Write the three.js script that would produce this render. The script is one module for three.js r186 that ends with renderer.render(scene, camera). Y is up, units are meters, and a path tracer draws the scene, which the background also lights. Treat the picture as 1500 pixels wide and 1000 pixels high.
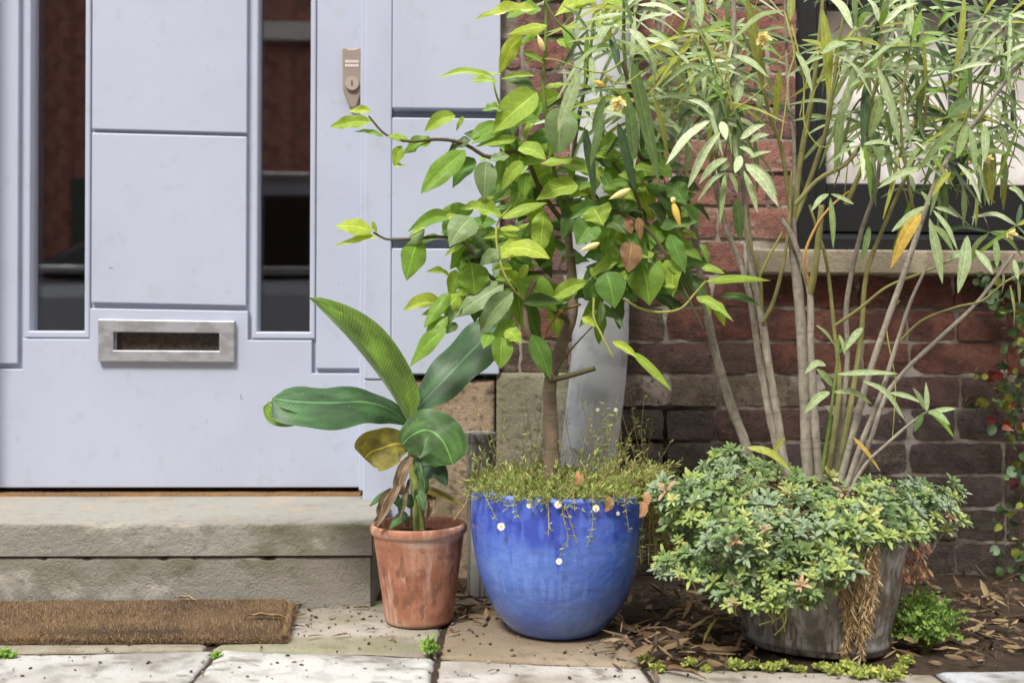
import * as THREE from 'three';
import { mergeGeometries } from 'three/addons/utils/BufferGeometryUtils.js';
import { RoundedBoxGeometry } from 'three/addons/geometries/RoundedBoxGeometry.js';

// ---------------------------------------------------------------- camera, sky, sun, exposure
const scene = new THREE.Scene();
const CAM_H = 0.525;
const camera = new THREE.PerspectiveCamera(36.87, 1.5, 0.05, 120);
camera.position.set(0, CAM_H, 2.30);
camera.rotation.order = 'YXZ';
camera.rotation.set(0, -0.033, 0.004);
camera.focus = 1.88;
camera.userData.fStop = 2.9;
camera.updateMatrixWorld(true);

const renderer = new THREE.WebGLRenderer({ antialias: true });
renderer.toneMapping = THREE.LinearToneMapping;
renderer.toneMappingExposure = 2.75;
renderer.shadowMap.enabled = true;

{ // bright overcast: pale cloud deck, lightest overhead
  const w = 256, h = 128, data = new Float32Array(w * h * 4);
  for (let j = 0; j < h; j++) for (let i = 0; i < w; i++) {
    const el = (0.5 - (j + 0.5) / h) * Math.PI, az = (i / w) * Math.PI * 2;
    const s = Math.max(0, Math.sin(el));
    const cloud = 1 + 0.08 * Math.sin(3 * az + 2 * el) * Math.cos(el) + 0.05 * Math.sin(7 * az - 4 * el) * Math.cos(el);
    const L = el < 0 ? 0.25 : 0.80 * (0.36 + 0.95 * s) * cloud;
    const k = ((h - 1 - j) * w + i) * 4;
    data[k] = L * 0.985; data[k + 1] = L; data[k + 2] = L * 1.03; data[k + 3] = 1;
  }
  const sky = new THREE.DataTexture(data, w, h, THREE.RGBAFormat, THREE.FloatType);
  sky.mapping = THREE.EquirectangularReflectionMapping;
  sky.magFilter = THREE.LinearFilter; sky.minFilter = THREE.LinearFilter;
  sky.needsUpdate = true;
  scene.background = sky; scene.environment = sky;
}
const sun = new THREE.DirectionalLight(new THREE.Color(1.0, 0.965, 0.9), 1.5);
sun.position.set(-1.9, 6.0, 3.9); sun.target.position.set(0.1, 0.4, 0.2);
sun.castShadow = true; sun.shadow.radius = 24; sun.shadow.mapSize.set(2048, 2048);
Object.assign(sun.shadow.camera, { left: -4, right: 4, top: 4, bottom: -4, near: 0.5, far: 20 });
scene.add(sun, sun.target);

// ---------------------------------------------------------------- helpers
const V = (x, y, z) => new THREE.Vector3(x, y, z);
function rng(seed) { let a = seed >>> 0; return () => { a = (a + 0x6D2B79F5) | 0; let t = Math.imul(a ^ (a >>> 15), 1 | a); t = (t + Math.imul(t ^ (t >>> 7), 61 | t)) ^ t; return ((t ^ (t >>> 14)) >>> 0) / 4294967296; }; }
const R = rng(20417);
const rr = (a, b) => a + (b - a) * R();
const pick = (a) => a[Math.floor(R() * a.length)];
const lerp = (a, b, t) => a + (b - a) * t;
const clamp = (x, a = 0, b = 1) => Math.min(b, Math.max(a, x));
const sstep = (a, b, x) => { const t = clamp((x - a) / (b - a)); return t * t * (3 - 2 * t); };
function dirAt(px, py) { return V((px / 1500) * 2 - 1, 1 - (py / 1000) * 2, 0.5).unproject(camera).sub(camera.position); }
function onZ(px, py, z) { const d = dirAt(px, py); return camera.position.clone().addScaledVector(d, (z - camera.position.z) / d.z); }
function onY(px, py, y) { const d = dirAt(px, py); return camera.position.clone().addScaledVector(d, (y - camera.position.y) / d.y); }
const pxm = (z) => (camera.position.z - z) / 1500;                 // metres that one photo pixel spans at depth z

function hash2(x, y, s) { let h = (Math.imul(x, 374761393) + Math.imul(y, 668265263) + Math.imul(s, 1274126177)) | 0; h = Math.imul(h ^ (h >>> 13), 1274126177); return ((h ^ (h >>> 16)) >>> 0) / 4294967296; }
function vnoise(x, y, s = 0, period = 0) {
  const xi = Math.floor(x), yi = Math.floor(y), fx = x - xi, fy = y - yi;
  const m = period ? (k) => ((k % period) + period) % period : (k) => k;
  const u = fx * fx * (3 - 2 * fx), v = fy * fy * (3 - 2 * fy);
  return lerp(lerp(hash2(m(xi), m(yi), s), hash2(m(xi + 1), m(yi), s), u), lerp(hash2(m(xi), m(yi + 1), s), hash2(m(xi + 1), m(yi + 1), s), u), v);
}
function fbm(x, y, s = 0, oct = 4, period = 0) { let a = 0, w = 0.5, t = 0; for (let o = 0; o < oct; o++) { a += w * vnoise(x, y, s + o * 17, period); t += w; w *= 0.5; x *= 2; y *= 2; period *= 2; } return a / t; }
const srgb = (hex) => new THREE.Color(hex);
const mixc = (a, b, t) => [lerp(a[0], b[0], t), lerp(a[1], b[1], t), lerp(a[2], b[2], t)];
function tex(w, h, fn, color = true) {                              // fn(u, v) -> [r, g, b] in 0..255
  const d = new Uint8Array(w * h * 4);
  for (let j = 0; j < h; j++) for (let i = 0; i < w; i++) { const c = fn((i + 0.5) / w, (j + 0.5) / h), k = (j * w + i) * 4; d[k] = clamp(c[0], 0, 255); d[k + 1] = clamp(c[1], 0, 255); d[k + 2] = clamp(c[2], 0, 255); d[k + 3] = 255; }
  const t = new THREE.DataTexture(d, w, h); t.wrapS = t.wrapT = THREE.RepeatWrapping; t.magFilter = THREE.LinearFilter; t.minFilter = THREE.LinearFilter;
  if (color) t.colorSpace = THREE.SRGBColorSpace; t.needsUpdate = true; return t;
}
const g3 = (x) => [x, x, x];
const std = (o) => new THREE.MeshStandardMaterial(o);
const phy = (o) => new THREE.MeshPhysicalMaterial(o);

const taken = new Map();
function numbered(n) { const k = taken.get(n) || 0; taken.set(n, k + 1); return k ? `${n}_${String(k).padStart(3, '0')}` : n; }
function thing(name, label, category, pos, group, kind) {
  const o = new THREE.Group(); o.name = numbered(name); o.position.copy(pos || V(0, 0, 0)); o.userData = { label, category };
  if (group) o.userData.group = group; if (kind) o.userData.kind = kind;
  scene.add(o); return o;
}
function shade(m) { m.castShadow = true; m.receiveShadow = true; return m; }
function origin(o) { const p = V(0, 0, 0); for (let q = o; q && q !== scene; q = q.parent) p.add(q.position); return p; }
// part whose geometry is written in world metres: moved into its parent's frame
function part(parent, name, geo, mat, label) {
  const p = origin(parent); geo.translate(-p.x, -p.y, -p.z);
  const m = shade(new THREE.Mesh(geo, mat)); m.name = name; if (label) m.userData.label = label; parent.add(m); return m;
}
function single(name, geo, mat, label, category, group, kind, base) {  // a thing that is one mesh
  const m = shade(new THREE.Mesh(geo, mat)); m.name = numbered(name);
  if (base) { geo.translate(-base.x, -base.y, -base.z); m.position.copy(base); }
  m.userData = { label, category }; if (group) m.userData.group = group; if (kind) m.userData.kind = kind; scene.add(m); return m;
}
function uvMetres(geo, ox = 0, oy = 0) {                             // box-projected uv in metres
  const g = geo.index ? geo.toNonIndexed() : geo, p = g.attributes.position, uv = new Float32Array(p.count * 2), a = V(), b = V(), c = V();
  for (let i = 0; i < p.count; i += 3) {
    a.fromBufferAttribute(p, i); b.fromBufferAttribute(p, i + 1); c.fromBufferAttribute(p, i + 2);
    const n = b.clone().sub(a).cross(c.clone().sub(a)), ax = Math.abs(n.x), ay = Math.abs(n.y), az = Math.abs(n.z);
    for (let k = 0; k < 3; k++) { const q = [a, b, c][k]; let u, v; if (az >= ax && az >= ay) { u = q.x; v = q.y; } else if (ay >= ax) { u = q.x; v = q.z; } else { u = q.z; v = q.y; } uv[(i + k) * 2] = u + ox; uv[(i + k) * 2 + 1] = v + oy; }
  }
  g.setAttribute('uv', new THREE.BufferAttribute(uv, 2)); return g;
}
function box(x0, x1, y0, y1, z0, z1, r = 0.002) {
  const g = r > 0 ? new RoundedBoxGeometry(x1 - x0, y1 - y0, z1 - z0, 2, Math.min(r, (x1 - x0) / 2.1, (y1 - y0) / 2.1, (z1 - z0) / 2.1)) : new THREE.BoxGeometry(x1 - x0, y1 - y0, z1 - z0);
  g.translate((x0 + x1) / 2, (y0 + y1) / 2, (z0 + z1) / 2); return uvMetres(g);
}
function extrude(pts, z0, z1, bevel = 0.0015, holes = []) {          // pts [x, y] in metres, front face at z1
  const s = new THREE.Shape(pts.map(([x, y]) => new THREE.Vector2(x, y)));
  for (const h of holes) s.holes.push(new THREE.Path(h.map(([x, y]) => new THREE.Vector2(x, y))));
  const g = new THREE.ExtrudeGeometry(s, { depth: z1 - z0 - 2 * bevel, bevelEnabled: bevel > 0, bevelThickness: bevel, bevelSize: bevel, bevelOffset: -bevel, bevelSegments: 2, curveSegments: 16 });
  g.translate(0, 0, z0 + bevel); return uvMetres(g);
}
function tube(pts, r0, r1, seg = 0, radial = 7, rough = 0.06, seed = 1) { // tapered stem with slight swellings
  const curve = new THREE.CatmullRomCurve3(pts, false, 'centripetal'), n = seg || Math.max(6, pts.length * 4);
  const fr = curve.computeFrenetFrames(n, false), pos = [], uv = [], idx = [], len = curve.getLength();
  for (let i = 0; i <= n; i++) {
    const t = i / n, P = curve.getPointAt(t), r = lerp(r0, r1, t) * (1 + rough * (fbm(t * len * 40, seed, 5, 2) - 0.5) * 2);
    for (let k = 0; k <= radial; k++) { const a = (k / radial) * Math.PI * 2, q = P.clone().addScaledVector(fr.normals[i], Math.cos(a) * r).addScaledVector(fr.binormals[i], Math.sin(a) * r); pos.push(q.x, q.y, q.z); uv.push(k / radial, t * len); }
  }
  const W = radial + 1;
  for (let i = 0; i < n; i++) for (let k = 0; k < radial; k++) { const a = i * W + k; idx.push(a, a + 1, a + W, a + 1, a + W + 1, a + W); }
  const c0 = pos.length / 3; const e = curve.getPointAt(1); pos.push(e.x, e.y, e.z); uv.push(0.5, len);
  for (let k = 0; k < radial; k++) idx.push(n * W + k, n * W + k + 1, c0);
  const g = new THREE.BufferGeometry(); g.setAttribute('position', new THREE.Float32BufferAttribute(pos, 3)); g.setAttribute('uv', new THREE.Float32BufferAttribute(uv, 2)); g.setIndex(idx); g.computeVertexNormals(); return g;
}
// a leaf blade about a midrib; hL / hR half-widths, foldL / foldR lift of either half towards the face, curl bends the halves further
function blade({ pts, h, hR, hint, fold = 0.25, foldR, curl = 0, wave = 0, waves = 3, nT = 9, nU = 2, twist = 0, ph = 0 }) {
  const curve = pts.length > 2 ? new THREE.CatmullRomCurve3(pts, false, 'centripetal') : new THREE.LineCurve3(pts[0], pts[1]);
  const pos = [], uv = [], idx = []; hR = hR || h; if (foldR === undefined) foldR = fold;
  let N = hint.clone().normalize();
  for (let i = 0; i <= nT; i++) {
    const t = i / nT, P = curve.getPointAt(t), T = curve.getTangentAt(t).normalize();
    let n = hint.clone().addScaledVector(T, -hint.dot(T)); if (n.lengthSq() < 1e-4) n = N.clone(); n.normalize(); N = n;
    n.applyAxisAngle(T, twist * t); const S = T.clone().cross(n).normalize();
    for (let k = -nU; k <= nU; k++) {
      const u = Math.abs(k) / nU, hw = (k < 0 ? h(t) : hR(t)), f = k < 0 ? fold : foldR, a = f + curl * u * 0.5;
      const q = P.clone().addScaledVector(S, Math.sign(k) * u * hw * Math.cos(a)).addScaledVector(n, u * hw * Math.sin(a) + wave * u * u * Math.sin(t * Math.PI * 2 * waves + ph + (k < 0 ? 1.3 : 0)) * Math.min(1, hw * 60));
      pos.push(q.x, q.y, q.z); uv.push(0.5 + 0.5 * Math.sign(k) * u, t);
    }
  }
  const W = 2 * nU + 1;
  for (let i = 0; i < nT; i++) for (let k = 0; k < W - 1; k++) { const a = i * W + k; idx.push(a, a + 1, a + W, a + 1, a + W + 1, a + W); }
  const g = new THREE.BufferGeometry(); g.setAttribute('position', new THREE.Float32BufferAttribute(pos, 3)); g.setAttribute('uv', new THREE.Float32BufferAttribute(uv, 2)); g.setIndex(idx); g.computeVertexNormals(); return g;
}
// fine grid sheet on a box face, displaced and coloured by noise: f(u, v) -> { p: [x,y,z], c: [r,g,b] linear }
function sheet(nu, nv, f) {
  const pos = [], col = [], uv = [], idx = [];
  for (let j = 0; j <= nv; j++) for (let i = 0; i <= nu; i++) { const q = f(i / nu, j / nv); pos.push(...q.p); col.push(...q.c); uv.push(...(q.uv || [q.p[0], q.p[1] + q.p[2]])); }
  for (let j = 0; j < nv; j++) for (let i = 0; i < nu; i++) { const a = j * (nu + 1) + i; idx.push(a, a + 1, a + nu + 1, a + 1, a + nu + 2, a + nu + 1); }
  const g = new THREE.BufferGeometry(); g.setAttribute('position', new THREE.Float32BufferAttribute(pos, 3)); g.setAttribute('color', new THREE.Float32BufferAttribute(col, 3)); g.setAttribute('uv', new THREE.Float32BufferAttribute(uv, 2)); g.setIndex(idx); g.computeVertexNormals(); return g;
}
const lin = (hex) => { const c = srgb(hex); return [c.r, c.g, c.b]; };
function lathe(profile, center, seg = 72) { const g = new THREE.LatheGeometry(profile.map(([r, y]) => new THREE.Vector2(r, y)), seg); g.translate(center.x, center.y, center.z); return g; }

// ---------------------------------------------------------------- shared textures and materials
const grainTex = tex(512, 512, (u, v) => g3(255 * (0.55 * fbm(u * 32, v * 32, 3, 4, 32) + 0.45 * vnoise(u * 256, v * 256, 9, 256))), false);
const coarseTex = tex(512, 512, (u, v) => g3(255 * fbm(u * 8, v * 8, 21, 6, 8)), false);
const rep = (t, sx, sy = sx) => { const c = t.clone(); c.repeat.set(sx, sy); c.needsUpdate = true; return c; };
const paintTex = tex(1024, 1024, (u, v) => {
  const m = fbm(u * 6, v * 6, 41, 4, 6), fleck = vnoise(u * 300, v * 300, 8, 300), dust = fbm(u * 40, v * 40, 44, 3, 40);
  let c = [179, 186, 203]; c = mixc(c, [175, 181, 198], sstep(0.4, 0.75, m)); c = mixc(c, [166, 172, 180], 0.35 * sstep(0.66, 0.85, dust));
  if (fleck > 0.9935) c = mixc(c, [120, 116, 108], 0.55); { const ch = vnoise(u * 90, v * 90, 47, 90); if (ch > 0.988) c = mixc(c, [96, 90, 84], 0.5); } return c;
});
const brushTex = tex(512, 512, (u, v) => g3(255 * (0.6 * fbm(u * 128, v * 8, 31, 3, 8) + 0.4 * fbm(u * 16, v * 16, 33, 3, 16))), false);
const paint = phy({ map: paintTex, roughness: 0.42, bumpMap: rep(brushTex, 2), bumpScale: 0.0004, clearcoat: 0.1, clearcoatRoughness: 0.35 });
const barkMat = (hex, hex2, s) => { const a = lin(hex), b = lin(hex2); const A = srgb(hex), B = srgb(hex2);
  const t = tex(64, 256, (u, v) => { const n = fbm(u * 6, v * 24, s, 4, 6), ring = sstep(0.72, 0.95, vnoise(0, v * 90, s + 3, 90)); const c = mixc([A.r, A.g, A.b], [B.r, B.g, B.b], clamp(n * 1.3 - 0.2 + ring * 0.3)); return c.map((x) => 255 * (x <= 0.0031308 ? x * 12.92 : 1.055 * Math.pow(x, 1 / 2.4) - 0.055)); });
  t.repeat.set(1, 3); return std({ map: t, roughness: 0.85, bumpMap: t, bumpScale: 0.0008 }); };
const oleBark = barkMat('#a09889', '#6e675b', 61), citBark = barkMat('#8b7a66', '#5f5241', 67), oliveBark = barkMat('#8c8a52', '#6f6c40', 71), greenBark = barkMat('#6f8437', '#55692a', 73), limeBark = barkMat('#a9aa58', '#858c40', 79), darkTwig = barkMat('#5a4e38', '#4a4a2c', 83);

const citTex = tex(128, 256, (u, v) => { const d = Math.abs(u - 0.5); let c = 178 + 20 * (fbm(u * 8, v * 16, 51, 4, 8) - 0.5) * 2; if (vnoise(u * 40, v * 80, 53) > 0.975) c -= 45; const s = Math.abs((((v * 9 - d * 5) % 1) + 1) % 1 - 0.5); c += 26 * sstep(0.07, 0.0, s) * sstep(0.0, 0.08, d); c += 60 * sstep(0.03, 0.012, d); return [c, c, c * 0.97]; });
const oleTex = tex(64, 256, (u, v) => { const d = Math.abs(u - 0.5); let c = 182 + 30 * (fbm(u * 6, v * 24, 57, 3, 6) - 0.5) * 2; c += 10 * Math.sin((v * 60 - d * 30) * Math.PI); c += 30 * sstep(0.06, 0.02, d); return [c, c, c * 0.97]; });
const banTex = tex(512, 512, (u, v) => { const d = Math.abs(u - 0.5); const n = fbm(u * 6, v * 6, 63, 4, 6); const q = v * 46 - d * 11; let c = 158 + 70 * (n - 0.5) * 2 + (11 * Math.sin((q + 0.8 * n) * Math.PI * 2) + 8 * Math.sin(q * 2.7 * Math.PI + 9 * n)) * sstep(0.0, 0.1, d) * (0.4 + 1.2 * fbm(u * 4, v * 5, 68, 3)); const sc = vnoise(v * 170 - d * 40, u * 5, 65); c += 70 * sstep(0.84, 0.95, sc) * sstep(0.02, 0.08, d) * sstep(0.4, 0.6, fbm(u * 7, v * 7, 69, 3)); if (vnoise(u * 160, v * 160, 70) > 0.97) c -= 50; c += 95 * sstep(0.028, 0.012, d); return [c, c, c * 0.96]; });
const leafMat = (hex, map, tr = 0.34, coat = 0.35, cr = 0.34, rough = 0.95) => phy({ color: srgb(hex).multiplyScalar(2.1), map, bumpMap: map, bumpScale: 0.0006, roughness: rough, transmission: tr, thickness: 0, side: THREE.DoubleSide, clearcoat: coat * 0.75, clearcoatRoughness: cr });
// ---------------------------------------------------------------- ground, pavement, street
const stoneBump = rep(grainTex, 4), stoneBump2 = rep(coarseTex, 3);
const soilMat = std({ color: srgb('#6c5e4e'), map: tex(512, 512, (u, v) => { const n = fbm(u * 24, v * 24, 90, 5, 24), p = vnoise(u * 90, v * 90, 93, 90); return mixc([150, 130, 112], [255, 238, 215], clamp(n * 1.1 - 0.05 + (p > 0.86 ? 0.3 : 0))); }), roughness: 1, bumpMap: rep(grainTex, 5), bumpScale: 0.012 });
{
  const g = sheet(140, 90, (u, v) => { const x = lerp(-6, 6, u), z = lerp(2.62, -0.02, v); return { p: [x, -0.0065 + 0.006 * fbm(x * 14, z * 14, 4, 3), z], c: [1, 1, 1], uv: [x * 2, z * 2] }; });
  single('ground', g, soilMat, 'bare brown soil under the paving and beside the wall', 'ground', null, 'structure');
  const road = new THREE.PlaneGeometry(60, 4.9); road.rotateX(-Math.PI / 2); road.translate(0, -0.11, 5.1);
  single('road', uvMetres(road), std({ color: srgb('#4b4b4d'), roughness: 0.95, bumpMap: rep(grainTex, 3), bumpScale: 0.006 }), 'grey asphalt lane behind the viewer', 'road', null, 'structure');
  single('kerb', box(-6, 6, -0.16, 0.002, 2.63, 2.78, 0.012), std({ color: srgb('#8d8a84'), roughness: 0.9, bumpMap: stoneBump, bumpScale: 0.004 }), 'grey stone kerb edging the lane', 'kerb', null, 'structure');
}
// paving flags: each a rough slab of its own
const flagMat = std({ vertexColors: true, roughness: 0.88, bumpMap: rep(grainTex, 6), bumpScale: 0.0035 });
const pavement = thing('pavement', 'worn grey stone paving flags with dirty joints', 'pavement', V(0, 0, 0), null, 'structure');
function flag(corners, base, seed, dirt = 0, moss = 0, lift = 0) {     // corners: four [x, z], front-left, front-right, back-right, back-left
  const [A, B, C, D] = corners, w = Math.hypot(B[0] - A[0], B[1] - A[1]), d = Math.hypot(D[0] - A[0], D[1] - A[1]);
  const nu = Math.max(6, Math.round(w / 0.008)), nv = Math.max(6, Math.round(d / 0.008)), e = 3;
  const c0 = lin(base), dirtC = lin('#8d7a64'), mossC = lin('#7d8058'), dark = lin('#6d6860');
  const g = sheet(nu + 2, nv + 2, (uu, vv) => {
    let i = Math.round(uu * (nu + 2)) - 1, j = Math.round(vv * (nv + 2)) - 1; const skirt = i < 0 || j < 0 || i > nu || j > nv;
    const u = clamp(i / nu), v = clamp(j / nv);
    let x = lerp(lerp(A[0], B[0], u), lerp(D[0], C[0], u), v), z = lerp(lerp(A[1], B[1], u), lerp(D[1], C[1], u), v);
    const edge = Math.min(u * w, (1 - u) * w, v * d, (1 - v) * d);
    const wob = 0.006 * (fbm(x * 30 + seed, z * 30, seed, 3) - 0.5) * sstep(0.02, 0, edge); x += wob; z += wob * 0.7;
    const y = (skirt ? -0.03 : lift + 0.002 + 0.005 * (fbm(x * 9, z * 9, seed, 4) - 0.5) - 0.006 * sstep(0.012, 0, edge) * (0.5 + fbm(x * 60, z * 60, seed + 2, 2)));
    const n = fbm(x * 7, z * 7, seed + 5, 5), m = fbm(x * 5, z * 11, seed + 9, 4), f = fbm(x * 45, z * 45, seed + 12, 3);
    let c = mixc(mixc(c0, [0, 0, 0], 0.14), dark, 0.6 * sstep(0.46, 0.74, n) + 0.3 * sstep(0.55, 0.7, f)); c = mixc(c, lin('#5a4f43'), 0.65 * sstep(0.66, 0.76, fbm(x * 26, z * 60, seed + 31, 3))); c = mixc(c, dirtC, dirt * sstep(0.28, 0.62, n * 0.5 + m * 0.5)); c = mixc(c, mossC, moss * sstep(0.45, 0.68, m) * (0.5 + 0.5 * f));
    return { p: [x, y, z], c, uv: [x, z] };
  });
  part(pavement, 'flagstone', g, flagMat);
}
{
  const P = (px, py) => { const q = onY(px, py, 0); return [q.x, q.z]; };
  const J = 0.0035, zf = 0.93;                                          // joint half-gap, near end of the front flags
  const gnd = (px, py, z) => { const a = P(px, py), b = P(px, py + 40); const t = (z - a[1]) / (b[1] - a[1]); return [lerp(a[0], b[0], t), z]; };
  const sh = (p, dx, dz = 0) => [p[0] + dx, p[1] + dz];
  const zr = 0.575;                                                    // joint between the two rows
  const a0 = [-1.7, 0.60], a1 = P(322, 952), a2 = P(640, 964), a3 = P(944, 978), a4 = P(1368, 986), a5 = [1.7, 0.655];
  const f1 = sh(P(298, 1000), -0.02, 0.2), f2 = sh(P(634, 1000), 0, 0.2), f3 = sh(P(958, 1000), 0.012, 0.2), f0 = [-1.75, f1[1]], f4 = [a4[0] + 0.03, f3[1]];
  flag([sh(f0, J), sh(f1, -J), sh(a1, -J, J), sh(a0, J, J)], '#cfcdc8', 11, 0.15, 0.1);
  flag([sh(f1, J), sh(f2, -J), sh(a2, -J, J), sh(a1, J, J)], '#d9d7d2', 12, 0.1, 0.05, 0.002);
  flag([sh(f2, J), sh(f3, -J), sh(a3, -J, J), sh(a2, J, J)], '#d2cec6', 13, 0.45, 0.1);
  flag([sh(f3, J), sh(f4, -J), sh(a4, -J, J), sh(a3, J, J)], '#bdb6ab', 14, 0.5, 0.35);
  flag([sh(f4, J), [1.8, f4[1]], sh(a5, -J, J), sh(a4, J, J)], '#c9ccd0', 15, 0.1, 0.05, 0.004);
  const b1 = [a1[0] + 0.03, 0.30], b2 = [P(655, 905)[0], 0.16], b3 = [P(925, 905)[0], 0.12];
  flag([sh(a0, J, -J), sh(a1, -0.03, -J), sh(b1, -0.03), [-1.7, 0.30]], '#bcb8ae', 16, 0.5, 0.3);
  flag([sh(a1, -0.018, -J), sh(a2, -J, -J), sh(b2, -J), sh(b1, -0.018)], '#c4beb2', 17, 0.45, 0.75);
  flag([sh(a2, J, -J), sh(a3, -J, -J), sh(b3, -J), sh(b2, J)], '#a8977f', 18, 1.0, 0.15);
  // flags nearer the viewer, out of the frame
  for (let r = 0; r < 2; r++) for (let k = 0; k < 6; k++) { const z0 = f1[1] + 0.012 + r * 0.85, x0 = -1.8 + k * 0.6 + r * 0.25; flag([[x0 + J, Math.min(2.62, z0 + 0.84)], [x0 + 0.594, Math.min(2.62, z0 + 0.84)], [x0 + 0.594, z0], [x0 + J, z0]], pick(['#c8c4bb', '#bdb8af', '#d0ccc6']), 30 + r * 9 + k, 0.3, 0.2); }
}

// ---------------------------------------------------------------- brick wall
const xWallL = onZ(733, 300, 0).x, xWinL = onZ(1166, 200, 0).x, xWinR = onZ(1760, 200, 0).x, ySillT = onZ(1300, 366, 0.045).y, ySillB = onZ(1300, 402, 0.045).y, xSillL = onZ(1103, 385, 0.045).x;
const COURSE = 0.076, Y0 = onZ(1000, 499, 0).y;
const brickTone = (a, b, seed, white, soot, mossy = 0) => { const A = srgb(a).convertLinearToSRGB(), B = srgb(b).convertLinearToSRGB(), a3 = [A.r * 255, A.g * 255, A.b * 255], b3 = [B.r * 255, B.g * 255, B.b * 255];
  return tex(512, 256, (u, v) => { const x = u * 16, y = v * 8; const n = fbm(x, y, seed, 5), m = fbm(x * 0.6 + 7, y * 0.6, seed + 4, 4), s = fbm(x * 5, y * 5, seed + 8, 3), drag = fbm(x * 0.7, y * 6, seed + 11, 3);
    let c = mixc(a3, b3, sstep(0.35, 0.65, n)); c = mixc(c, [196, 186, 174], white * sstep(0.55, 0.75, m * 0.6 + drag * 0.4)); c = mixc(c, [48, 42, 38], soot * sstep(0.5, 0.72, m * 0.5 + s * 0.5)); c = mixc(c, [92, 94, 62], mossy * sstep(0.48, 0.66, drag * 0.5 + n * 0.5)); c = mixc(c, [60, 48, 42], 0.35 * sstep(0.68, 0.8, s)); return c; }); };
const brickBump = rep(grainTex, 1.6, 0.8);
const bm = (t) => std({ map: t, roughness: 0.9, bumpMap: brickBump, bumpScale: 0.004 });
const BR = {
  orange: [bm(brickTone('#94685a', '#7b5046', 101, 0.35, 0.3)), bm(brickTone('#8f6557', '#704a43', 102, 0.5, 0.3))],
  plum: [bm(brickTone('#755551', '#5f4441', 103, 0.5, 0.4)), bm(brickTone('#7c5850', '#5c4441', 104, 0.6, 0.45))],
  red: [bm(brickTone('#754a40', '#5f3b33', 105, 0.18, 0.4)), bm(brickTone('#795044', '#5a3a33', 106, 0.28, 0.35))],
  brown: [bm(brickTone('#69504a', '#54403b', 107, 0.25, 0.45, 0.2)), bm(brickTone('#654f46', '#4f3d38', 108, 0.3, 0.5, 0.35))],
  tan: [bm(brickTone('#8c7e6f', '#75665a', 109, 0.55, 0.35, 0.25)), bm(brickTone('#a3968a', '#85766c', 110, 0.6, 0.4, 0.15))],
  grey: [bm(brickTone('#5f524e', '#4c4240', 111, 0.3, 0.45, 0.25)), bm(brickTone('#675b55', '#4c4240', 112, 0.35, 0.5, 0.35))],
};
function brickGeo(w, h, d, seed) {
  const r = rng(seed), nu = Math.max(4, Math.round(w / 0.024)), nv = 4, pos = [], uv = [], idx = [], ou = r(), ov = r();
  for (let j = 0; j <= nv; j++) for (let i = 0; i <= nu; i++) {
    const eu = i === 0 || i === nu, ev = j === 0 || j === nv, ed = eu || ev;
    let x = (i / nu - 0.5) * w, y = (j / nv - 0.5) * h, z = -0.0012 * r();
    if (ed) { z -= 0.0004 + 0.0018 * r(); x += (r() - 0.5) * 0.005; y += (r() - 0.5) * 0.0045; } if (eu && ev) { x *= 0.985; y *= 0.94; z -= 0.002 * r(); }
    pos.push(x, y, z); uv.push(x / 0.64 + ou, y / 0.32 + ov);
  }
  for (let j = 0; j < nv; j++) for (let i = 0; i < nu; i++) { const a = j * (nu + 1) + i; idx.push(a, a + 1, a + nu + 1, a + 1, a + nu + 2, a + nu + 1); }
  const ring = []; for (let i = 0; i <= nu; i++) ring.push(i); for (let j = 1; j <= nv; j++) ring.push(j * (nu + 1) + nu); for (let i = nu - 1; i >= 0; i--) ring.push(nv * (nu + 1) + i); for (let j = nv - 1; j > 0; j--) ring.push(j * (nu + 1));
  const f0 = pos.length / 3; for (const k of ring) { pos.push(pos[k * 3], pos[k * 3 + 1], pos[k * 3 + 2]); uv.push(uv[k * 2], uv[k * 2 + 1]); }
  const b0 = pos.length / 3; for (const k of ring) { pos.push(pos[k * 3] * 1.01, pos[k * 3 + 1] * 1.02, -d); uv.push(uv[k * 2] + 0.05, uv[k * 2 + 1] + 0.05); }
  for (let k = 0; k < ring.length; k++) { const k2 = (k + 1) % ring.length; idx.push(f0 + k, b0 + k, f0 + k2, f0 + k2, b0 + k, b0 + k2); }
  const g = new THREE.BufferGeometry(); g.setAttribute('position', new THREE.Float32BufferAttribute(pos, 3)); g.setAttribute('uv', new THREE.Float32BufferAttribute(uv, 2)); g.setIndex(idx); g.computeVertexNormals(); return g;
}
const brickWall = thing('brick_wall', 'old red and brown brick wall with pale crumbling mortar behind the plants', 'wall', V(xWallL, 0, 0));
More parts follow.
